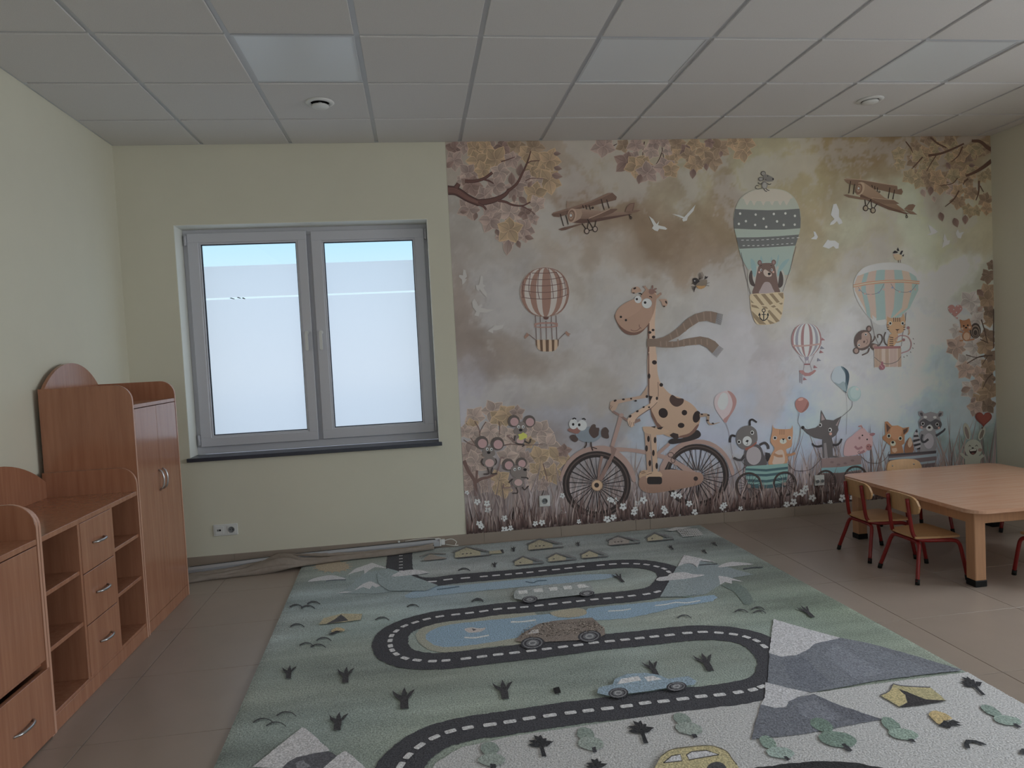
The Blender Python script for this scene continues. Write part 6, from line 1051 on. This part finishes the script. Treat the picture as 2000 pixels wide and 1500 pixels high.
# tents and camp fires
a = rart(1600, 1300, .2, 220, .002)
a.poly((112, 106, 74), [595, 300, 680, 262, 722, 188, 800, 204, 940, 215, 1085, 222, 1180, 300, 1235, 350, 1060, 345, 860, 380, 780, 412]); a.poly((40, 39, 42), [770, 236, 860, 268, 1040, 342, 1262, 351, 1060, 386, 900, 408, 778, 416, 862, 372, 840, 300]); a.poly((122, 112, 74), [620, 302, 722, 230, 780, 240, 835, 300, 855, 370, 780, 404])
for q in ([595, 300, 680, 262, 722, 188], [722, 188, 800, 206, 940, 217, 1085, 222]): a.line((60, 60, 66), 10, q, 3)
rpart(a, 'tent'); a.poly((124, 108, 68), [1070, 490, 1090, 462, 1140, 452, 1230, 480, 1300, 530, 1240, 545, 1200, 570, 1165, 585, 1110, 535], 2); a.poly((36, 37, 40), [1160, 600, 1200, 575, 1220, 545, 1260, 560, 1300, 540, 1385, 570, 1340, 575, 1400, 600, 1300, 595, 1275, 630, 1220, 605])
rpart(a, 'camp_fire'); a.at(400, 1020, .3); a.poly((116, 110, 88), [740, 672, 775, 630, 890, 600, 1025, 602, 1015, 640, 900, 655]); a.poly((54, 54, 58), [790, 668, 850, 635, 888, 605, 935, 645]); rpart(a, 'tent'); a.poly((122, 108, 78), [820, 715, 860, 690, 908, 700, 905, 715, 850, 722], 2); a.poly((44, 44, 48), [805, 735, 850, 712, 905, 712, 860, 722, 830, 738]); rdone(a, 'camp_fire')
# houses of the village
a = rart(870, 1010, .285, 220, .0012)
def house(x0, y0, x1, y1, h, rh, col=(112, 109, 92), win=3):
    # front base line (x0,y0)-(x1,y1), eaves h above, ridge rh above
    mx, my = x0+(x1-x0)*.45, y0+(y1-y0)*.45
    a.poly(col, [x0, y0, x1, y1, x1, y1-h*.8, mx, my-rh, x0, y0-h]); a.line((74, 76, 80), 9, [x0-14, y0-h-2, mx, my-rh-7, x1+40, y1-h*.9+4], 0); a.line((84, 84, 88), 5, [mx+60, my-rh+0, x1+70, y1-h*.9+4], 0); a.line((62, 62, 66), 6, [x0+10, y0+2, x1+75, y1-6], 0)
    for k in range(win): x = x0+(x1-x0)*(.30+.16*k); y = y0+(y1-y0)*(.30+.16*k)-h*.5; a.poly((62, 60, 60), [x-5, y-6, x+7, y-7, x+7, y, x-5, y+1])
    rpart(a, 'house')
house(66, 282, 240, 268, 36, 62); house(570, 228, 735, 214, 34, 62); house(1120, 196, 1260, 186, 30, 52, (104, 100, 98)); house(1385, 168, 1490, 160, 22, 46, win=1); house(475, 334, 600, 325, 24, 50, win=1); house(705, 310, 825, 300, 24, 48, win=1); house(935, 286, 1045, 278, 22, 46, win=1)
a.poly((112, 109, 92), [300, 238, 390, 230, 392, 252, 300, 258]); a.poly((54, 54, 58), [375, 228, 395, 226, 402, 252, 388, 252]); rpart(a, 'house')
for k in range(5): a.line((124, 128, 132), 7, [1580+12*k, 88+12*k, 1730+9*k, 86+9*k], 0)
for k in range(9): a.line((124, 128, 132), 5, [1585+17*k, 86, 1630+16*k, 138], 0)
a.poly((128, 132, 136), [1505, 96, 1580, 74, 1690, 74, 1620, 86, 1560, 100]); rpart(a, 'house'); a.at(780, 1020, .08); a.line((82, 80, 82), 20, [490, 860, 740, 770, 1140, 790], 0); a.poly((98, 92, 88), [600, 900, 760, 790, 940, 850, 1120, 880, 1140, 900, 620, 960]); a.line((60, 58, 60), 12, [510, 970, 1160, 905], 0); rdone(a, 'house')
# cars
a = rart(900, 980, .3, 240, .0025)
def tyre(x, y, rx, ry): a.ell((44, 44, 50), x, y, rx, ry, -5); a.ring((78, 80, 86), rx*.09, x, y, rx*.78, ry*.78, -5); a.ell((70, 72, 78), x, y, rx*.55, ry*.55, -5); a.ring((98, 100, 106), rx*.12, x, y, rx*.30, ry*.30, -5)
a.poly((88, 80, 76), [355, 915, 380, 880, 430, 845, 510, 800, 600, 782, 720, 770, 855, 760, 890, 790, 935, 830, 940, 870, 900, 890, 760, 908, 560, 918, 420, 920]); a.poly((140, 138, 142), [435, 868, 460, 842, 505, 836, 510, 860]); tyre(468, 926, 78, 40); tyre(838, 882, 76, 38)
for i in range(420):
    u = rnd.uniform(390, 930); v = rnd.uniform(770, 912)
    if v < 900-(u-390)*.10-60*(u > 860)*0 and v > 890-(u-360)*1.0 and v > 765+max(0, (u-850))*.8 and v > 792-max(0, u-600)*.1: a.poly(rnd.choice([(54, 48, 46), (120, 112, 104), (66, 58, 54)]), [u, v, u+8, v+1, u+7, v+5, u-1, v+4])
rpart(a, 'car'); a.poly((87, 106, 122), [888, 1262, 898, 1225, 990, 1203, 1005, 1168, 1080, 1136, 1200, 1128, 1290, 1142, 1350, 1168, 1480, 1150, 1535, 1182, 1520, 1206, 1340, 1228, 1200, 1252, 960, 1278]); a.poly((146, 148, 156), [1018, 1204, 1045, 1168, 1155, 1150, 1178, 1178]); a.poly((146, 148, 156), [1192, 1156, 1250, 1148, 1312, 1170, 1218, 1186]); tyre(1026, 1260, 66, 34); tyre(1405, 1218, 66, 30)
rpart(a, 'car'); a.poly((98, 105, 108), [350, 642, 345, 600, 380, 572, 560, 552, 760, 535, 840, 545, 875, 600, 810, 614, 600, 636, 430, 655])
for x, y, w in ((405, 600, 32), (505, 588, 32), (603, 579, 30), (696, 570, 30)): a.poly((158, 160, 168), [x-w, y-9, x+w-6, y-14, x+w, y+8, x-w+8, y+13])
a.poly((158, 160, 168), [755, 552, 800, 546, 838, 566, 770, 574]); tyre(450, 647, 52, 22); tyre(820, 608, 50, 18)
rpart(a, 'bus'); a.at(1100, 1380, .2); a.poly((122, 114, 80), [890, 640, 950, 520, 1050, 452, 1200, 426, 1400, 410, 1500, 424, 1600, 470, 1650, 540, 1705, 610, 1760, 700, 900, 760]); a.line((70, 66, 52), 10, [950, 520, 1050, 452, 1200, 426, 1400, 410, 1500, 424, 1600, 470, 1650, 540, 1700, 600], 4)
for q in ([980, 580, 1060, 512, 1145, 495, 1165, 560], [1205, 500, 1260, 468, 1400, 458, 1525, 500, 1230, 550]): a.poly((138, 140, 148), q); a.line((52, 50, 48), 10, q+q[:2], 0)
a.ell((50, 50, 54), 1500, 650, 100, 80); rdone(a, 'car')
